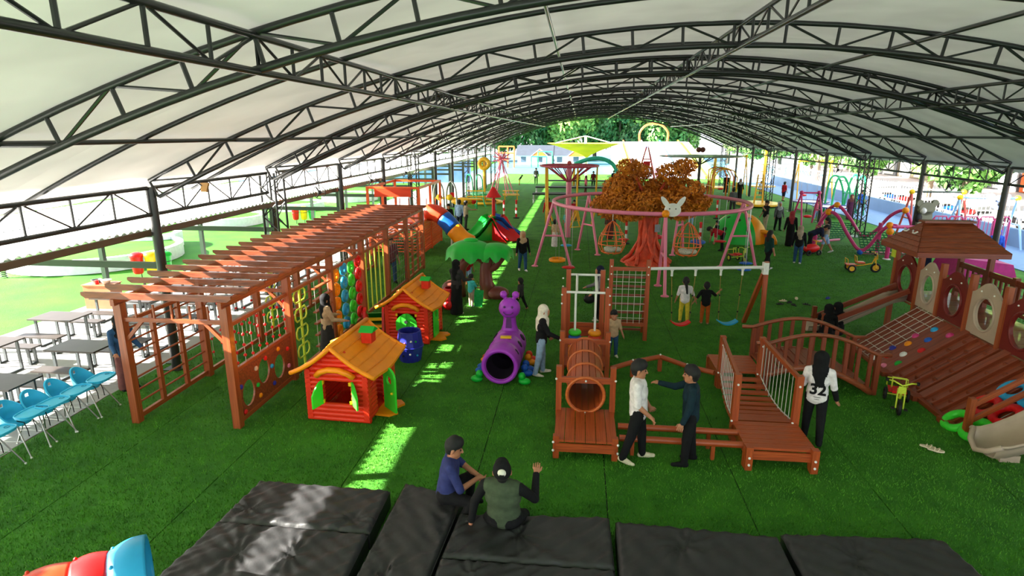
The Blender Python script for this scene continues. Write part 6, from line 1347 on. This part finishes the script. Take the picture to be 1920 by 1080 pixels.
# two men talking
p = W(1192, 863); o, T, Hd, hn = person('man in white short-sleeved shirt and black trousers facing the other man', p, -8, 1.74, legs=((9, 4, 5), (-13, 4, 4)), arms=((8, 8, 20), (2, 12, 42, 22, .5)), lean=-3, head=(0, -8), top=(WHT, HS), bottom=('trousers', BLK), shoes=SHOEC, res=.0085, near=True, wd=1.06)
for j in range(5): ball('button', T(.012, .077 if j < 3 else .074, .25-.052*j), .009, BLK, o, 6)
p = W(1288, 868); person('man in dark teal long-sleeved shirt pointing with outstretched arm', p, 172, 1.68, legs=((6, 5, 4), (-5, 5, 3)), arms=((8, 8, 14, 5, .4), (66, 12, 26, -8, .25)), lean=2, head=(8, 0), top=(TEAL, LS), bottom=('trousers', BLK), shoes=BLK, res=.0085, near=True)
# seated men on the mats
p = W(836, 938, .28); person('man in navy polo shirt sitting on the mat hugging his knee', p, 12, 1.70, z0=.28, pelvis=.12, legs=((112, 10, 118), (86, 22, 122)), arms=(('ik', (-.22, .24, .42), (-.07, .44, .33), .7), ('ik', (.27, .20, .32), (.05, .43, .34), .7)), lean=10, head=(10, -4), top=(NVY, HS), bottom=('trousers', BLK), shoes=BLK, res=.0085, near=True)
p = W(945, 984, .28); o, T, Hd, hn = person('man in black cap and olive vest sitting with his back to the camera', p, 84, 1.74, z0=.28, pelvis=.13, legs=((40, 30, 70), (62, 12, 92)), arms=(('ik', (-.37, -.06, .34), (-.42, -.06, .055), .1), ('ik', (.38, .12, .36), (.36, .32, .58), .15)), lean=-9, head=(-12, 0), top=(OLIVE, LS), vest=BLK, bottom=('trousers', BLK), shoes=SHOEC, hair=('cap', BLK), res=.0085, near=True, wd=1.2)
ball('cap_patch', Hd(0, -.067, .045), .1, cloth('white_patch', 226, 222, 206), o, 16, (.55, .38, .5)); blk('patch_print', Hd(0, -.0875, .038), (.06, .014, .022), BLK, o)
# woman with number 32
p = W(1520, 826); o, T, Hd, hn = person('woman in black headscarf and white jersey printed 32 walking away', p, 70, 1.64, legs=((10, 3, 8), (-12, 3, 14)), arms=((10, 10, 25), (4, 14, 18)), top=(WHT, 'j'), vest=BLK, bottom=('trousers', BLK), shoes=BLK, hair=('scarf', BLK), res=.0095, near=True)
cu = bpy.data.curves.new('number', 'FONT'); cu.body = '32'; cu.size = .26; cu.align_x = 'CENTER'; cu.extrude = .004; cu.offset = .008; cu.materials.append(BLK)
_tmp = bpy.data.objects.new('number_source', cu); COL.objects.link(_tmp); bpy.context.view_layer.update(); _me = bpy.data.meshes.new_from_object(_tmp.evaluated_get(bpy.context.evaluated_depsgraph_get())); bpy.data.objects.remove(_tmp)
fo = bpy.data.objects.new('number_print', _me); COL.objects.link(fo); fo.parent = o; q = T(0, -.079, .055); fo.matrix_basis = Matrix.Translation(Vector(q)) @ Matrix.Rotation(PI/2, 4, 'X')
for z in (.0, .022): ring('hem_stripe', T(0, 0, z), .128, .006, BLK, o, 'z', 28, 6, (1.32, 1))
for e, px, py in ((0, 1556, 765),): pass
# cream scarf woman at the tower
p = W(1014, 702); person('woman in cream headscarf, black top and pale jeans reaching to the tower', p, 8, 1.60, legs=((6, 3, 4), (-8, 3, 4)), arms=((10, 8, 30), (30, 10, 40)), lean=3, top=(BLK, LS), bottom=('trousers', JEAN), shoes=CRM, hair=('scarf', CRM), res=.0105, near=True)
p = W(618, 672); person('woman in black headscarf and tan top standing behind the nearest playhouse', p, 40, 1.58, arms=((20, 14, 60), (20, 14, 60)), top=(BEI, LS), bottom=('skirt', DGR), shoes=BLK, hair=('scarf', BLK), res=.013)
p = W(243, 728); person('woman in denim jacket and long maroon striped skirt behind the pergola corner', p, -30, 1.60, arms=((15, 8, 50), (15, 8, 50)), top=(DENIM, LS), bottom=('skirt', MRN), shoes=BLK, hair=('scarf', BLK), res=.013)
p = W(1148, 668); person('small boy in striped beige tee and jeans beside the tunnel tower', p, -80, 1.12, hk=1.3, arms=((10, 14, 20), (10, 14, 20)), top=(BEI, HS), bottom=('trousers', DENIM), shoes=CRM, res=.012)
p = W(1122, 600); person('woman in navy headscarf and patterned blouse behind the white bead frame', p, 190, 1.58, arms=((15, 10, 40), (20, 10, 50)), top=(PAT, LS), bottom=('trousers', BLK), shoes=CRM, hair=('scarf', NAV), res=.015)
o_ = thing('handbag', 'black handbag held by the woman in the navy headscarf', 'bag', (W(1105, 600).x-.02, W(1105, 600).y, 0)); MB().sphere((0, 0, .62), .17, 12, (1, .5, .8)).build('body', BLACKP, o_, 'all'); pipe('strap', [(-.12, 0, .7), (-.05, 0, .9), (.05, 0, .9), (.12, 0, .7)], .012, BLACKP, o_, 6)
p = W(1281, 604); person('girl in white tee and yellow trousers with a long ponytail', p, 84, 1.28, hk=1.2, legs=((3, 4, 2), (-3, 4, 2)), arms=((6, 14, 14), (4, 22, 8)), top=(WHT, HS), bottom=('trousers', YEL), hair=('pony', None), res=.012)
p = W(1320, 607); person('boy in black tee and rust trousers holding the swing chain', p, 86, 1.18, hk=1.2, arms=((4, 30, 10), (40, 40, 100)), top=(BLK, HS), bottom=('trousers', ORG), res=.012)
# around the palm and playhouses
M_ = dict(res=.016)
p = W(857, 588); person('woman in long black headscarf and dark brown dress by the play tree', p, 60, 1.62, arms=((25, 8, 60), (25, 8, 60)), top=(DGR, LS), bottom=('skirt', BLK), shoes=CRM, hair=('scarf', BLK), **M_)
p = W(884, 574); person('small child in turquoise top with a green bag', p, 60, .98, hk=1.35, arms=((30, 8, 30), (30, 8, 30)), top=(TRQ, HS), bottom=('trousers', KHK), shoes=WHT, res=.013)
p = W(878, 548); person('child in red top and pale shorts standing under the play tree', p, 80, 1.12, z0=.25, hk=1.3, top=(RDC, HS), bottom=('shorts', LBL), res=.013)
p = W(976, 579); person('toddler in brown tee walking barefoot on the turf', p, 150, .95, hk=1.4, legs=((24, 3, 12), (-22, 3, 8)), arms=((-14, 10, 15), (18, 10, 20)), top=(DGR, HS), bottom=('trousers', BLK), res=.012)
p = W(980, 508); person('woman in beige headscarf, black sweater and dark jeans walking down the turf', p, -70, 1.56, legs=((8, 2, 6), (-10, 2, 8)), top=(BLK, LS), bottom=('trousers', DENIM), shoes=WHT, hair=('scarf', BEI), **M_)
F_ = dict(res=.024)
crowd = [((862, 431), 'man in pale blue shirt standing left of the mushroom slide', 80, 1.66, dict(top=(LBL, LS), bottom=('trousers', NAV), shoes=BLK)),
((874, 432), 'man in patterned shirt pointing, beside the man in pale blue', 30, 1.62, dict(top=(KHK, HS), bottom=('trousers', DGR), shoes=BLK, arms=((5, 8, 10), (60, 10, 30)))),
((842, 440), 'person in black standing beside the tube slide', -60, 1.62, dict(top=(BLK, LS), bottom=('trousers', BLK), shoes=BLK)),
((1437, 507), 'woman in dark green tee and black trousers walking right of the pink ring', 20, 1.58, dict(top=(GRN, HS), bottom=('trousers', BLK), shoes=WHT, hair=('long', None), legs=((16, 2, 6), (-18, 2, 10)))),
((1494, 494), 'woman in taupe headscarf, black top and blue jeans', 70, 1.56, dict(top=(BLK, LS), bottom=('trousers', DENIM), shoes=WHT, hair=('scarf', KHK))),
((1516, 474), 'man in dark navy shirt bending over the red toy', -10, 1.66, dict(top=(NAV, HS), bottom=('trousers', BLK), shoes=BLK, lean=62, arms=((70, 8, 20), (70, 8, 20)))),
((1545, 474), 'woman in pale shorts carrying a child in yellow', 160, 1.58, dict(top=(KHK, HS), bottom=('shorts', LBL), shoes=WHT, hair=('long', None), arms=((40, 10, 80), (40, 10, 80)), legs=((15, 2, 6), (-18, 2, 12)))),
((1479, 461), 'woman in red headscarf and long black coat', 75, 1.64, dict(top=(BLK, LS), bottom=('skirt', BLK), shoes=BLK, hair=('scarf', cloth('dusky_red_cloth', 150, 50, 56)))),
((1457, 432), 'woman in silver headscarf and grey jacket facing the camera', -80, 1.58, dict(top=(GRY, LS), bottom=('trousers', BLK), shoes=BLK, hair=('scarf', LGR))),
((1433, 433), 'man in black tee and beige trousers raising a hand', 200, 1.66, dict(top=(BLK, HS), bottom=('trousers', KHK), shoes=WHT, arms=((50, 10, 80), (6, 10, 20)))),
((1352, 470), 'person in red top bending over beside the climbing dome', 190, 1.55, dict(top=(RDC, HS), bottom=('trousers', BLK), shoes=BLK, lean=70, arms=((70, 8, 10), (70, 8, 10)))),
((1342, 455), 'child in black tee by the red toy car at the dome', 200, 1.05, dict(top=(BLK, HS), bottom=('shorts', RDC), hk=1.3)),
((1530, 412), 'girl in pink top beside the magenta swing', -90, 1.2, dict(top=(PNK, HS), bottom=('trousers', LBL), shoes=YEL, hk=1.2)),
((1468, 377), 'boy in red shirt and dark shorts near the trampoline', 30, 1.5, dict(top=(RDC, HS), bottom=('shorts', NAV), shoes=BLK)),
((1360, 363), 'man in black jacket walking near the yellow posts', -90, 1.7, dict(top=(BLK, LS), bottom=('trousers', BLK), shoes=WHT)),
((1386, 372), 'woman in long black dress by the yellow hoops', -90, 1.6, dict(top=(BLK, LS), bottom=('skirt', BLK), shoes=BLK, hair=('scarf', LGR))),
((1372, 400), 'man in dark shirt behind the pink ring', 90, 1.68, dict(top=(GRY, LS), bottom=('trousers', DGR), shoes=BLK)),
((1308, 362), 'child in lilac top near the grey mast', 80, 1.3, dict(top=(cloth('lilac_cloth', 170, 150, 200), HS), bottom=('trousers', NAV), hk=1.15)),
((1327, 374), 'person in grey top right of the lilac child', -90, 1.5, dict(top=(GRY, LS), bottom=('trousers', KHK), shoes=BLK)),
((1425, 368), 'child in white near the yellow carousel', 60, 1.25, dict(top=(WHT, HS), bottom=('trousers', GRY), hk=1.2)),
((1005, 345), 'person in grey standing alone on the far turf', -90, 1.66, dict(top=(GRY, LS), bottom=('trousers', BLK), shoes=BLK)),
((974, 347), 'small far child in black crouching on the turf', 20, 1.1, dict(top=(BLK, HS), bottom=('shorts', YEL), lean=35, hk=1.2)),
((1112, 352), 'person in maroon standing behind the black stage', -90, 1.6, dict(top=(cloth('maroon_cloth', 110, 40, 44), LS), bottom=('trousers', DGR), shoes=BLK)),
((1083, 352), 'person in yellow standing behind the black stage', -90, 1.5, dict(top=(YEL, LS), bottom=('trousers', GRY), shoes=BLK)),
((1098, 362), 'woman in rose top walking past the black stage', 0, 1.55, dict(top=(PNK, LS), bottom=('trousers', MRN), shoes=BLK, hair=('scarf', MRN))),
((1027, 422), 'man in dark red shirt by the left leg of the ring', 100, 1.6, dict(top=(RDC, LS), bottom=('trousers', DGR), shoes=BLK)),
((1076, 412), 'child in red dress near the pink mast', -80, 1.2, dict(top=(RDC, LS), bottom=('dress', RDC), hk=1.2)),
((1062, 436), 'child in turquoise top at the foot of the pink mast', 90, 1.15, dict(top=(TRQ, HS), bottom=('shorts', PNK), hk=1.2)),
((1040, 462), 'girl in white skirt at the orange ring swing', 60, 1.25, dict(top=(BEI, HS), bottom=('skirt', WHT), hk=1.2)),
((1143, 448), 'woman in dark maroon dress behind the left basket swing', -80, 1.6, dict(top=(MRN, LS), bottom=('dress', MRN), hair=('scarf', MRN))),
((1295, 424), 'child in pale jeans under the rabbit face', 80, 1.25, dict(top=(LBL, HS), bottom=('trousers', LBL), hk=1.2)),
((1858, 505), 'woman in royal blue headscarf and blouse behind the tower railing', -110, 1.6, dict(top=(BLU, LS), bottom=('trousers', BLK), shoes=BLK, hair=('scarf', BLU))),
((1735, 500), 'woman in white headscarf seen through the roofed tower', 150, 1.35, dict(top=(NAV, LS), bottom=('skirt', NAV), hair=('scarf', CRM))),
((1612, 402), 'man in royal blue shirt at the magenta climber', -90, 1.6, dict(top=(BLU, HS), bottom=('trousers', NAV), shoes=BLK)),
((1592, 412), 'woman in plum dress beside the man in royal blue', -90, 1.55, dict(top=(cloth('plum_cloth', 84, 40, 70), LS), bottom=('dress', cloth('plum_cloth', 84, 40, 70)), hair=('scarf', MRN))),
((735, 530), 'man in checked maroon shirt standing behind the pergola net', -60, 1.66, dict(top=(cloth('checked_cloth', 110, 56, 60), HS), bottom=('trousers', DENIM), shoes=BLK)),
((928, 412), 'girl in mint top behind the mushroom slide', 0, 1.2, dict(top=(TRQ, HS), bottom=('trousers', GRY), hk=1.2, hair=('long', None))),
((1215, 378), 'man in pale shirt inside the red lattice tower', -90, 1.6, dict(top=(LGR, LS), bottom=('trousers', DGR), shoes=BLK)),
((1150, 350), 'person in dark blue far behind the golden tree', -90, 1.6, dict(top=(NAV, LS), bottom=('trousers', NAV), shoes=BLK))]
for (px, py), lb, an, h, kw in crowd:
    p = W(px, py); kw = dict(kw); kw.setdefault('res', .019 if p.y < 30 else .026); kw.setdefault('legs', ((5, 3, 5), (-6, 3, 5)))
    person(lb, p, an, h, **kw)
# two women in black sitting at the end of the arched bridge
for px, py, l in ((1546, 636, 'woman in black headscarf sitting beside the side slide, left one'), (1570, 632, 'woman in black headscarf sitting beside the side slide, right one')):
    p = W(px, py); person(l, p, 120 if px > 1550 else 60, 1.56, pelvis=.16, legs=((88, 16, 120), (88, 16, 120)), arms=((30, 8, 60), (30, 8, 60)), lean=8, top=(BLK, LS), bottom=('trousers', BLK), shoes=BLK, hair=('scarf', BLK), res=.014)
t = thing('toy_scooter', 'red toy scooter beside the bending man in navy', 'toy car', tuple(W(1520, 478)), rad(20)); MB().sphere((0, 0, .3), .4, 14, (1, .55, .5)).build('body', RED, t, 'all'); rod('handle', (.2, -.18, .62), (.2, .18, .62), .02, YELLOW, t); rod('stem', (.22, 0, .3), (.2, 0, .62), .025, YELLOW, t)
for x in (-.26, .26):
    for y in (-.18, .18): ring('wheel', (x, y, .12), .09, .04, BLACKP, t, 'y', 14, 6)
t = thing('shopping_bag', 'green cloth bag hanging beside the turquoise child', 'bag', tuple(W(897, 574))); MB().prism([(-.14, .12), (.14, .12), (.17, .5), (-.12, .52)], .1, Matrix.Rotation(PI/2, 4, 'X')).build('body', cloth('bright_green_cloth', 40, 180, 90), t); pipe('handle', [(-.1, 0, .5), (-.04, 0, .66), (.06, 0, .66), (.12, 0, .5)], .01, ROPEG, t, 6); MB().box((0, 0, .06), (.24, .12, .12)).build('base', MATS['bright_green_cloth'], t)
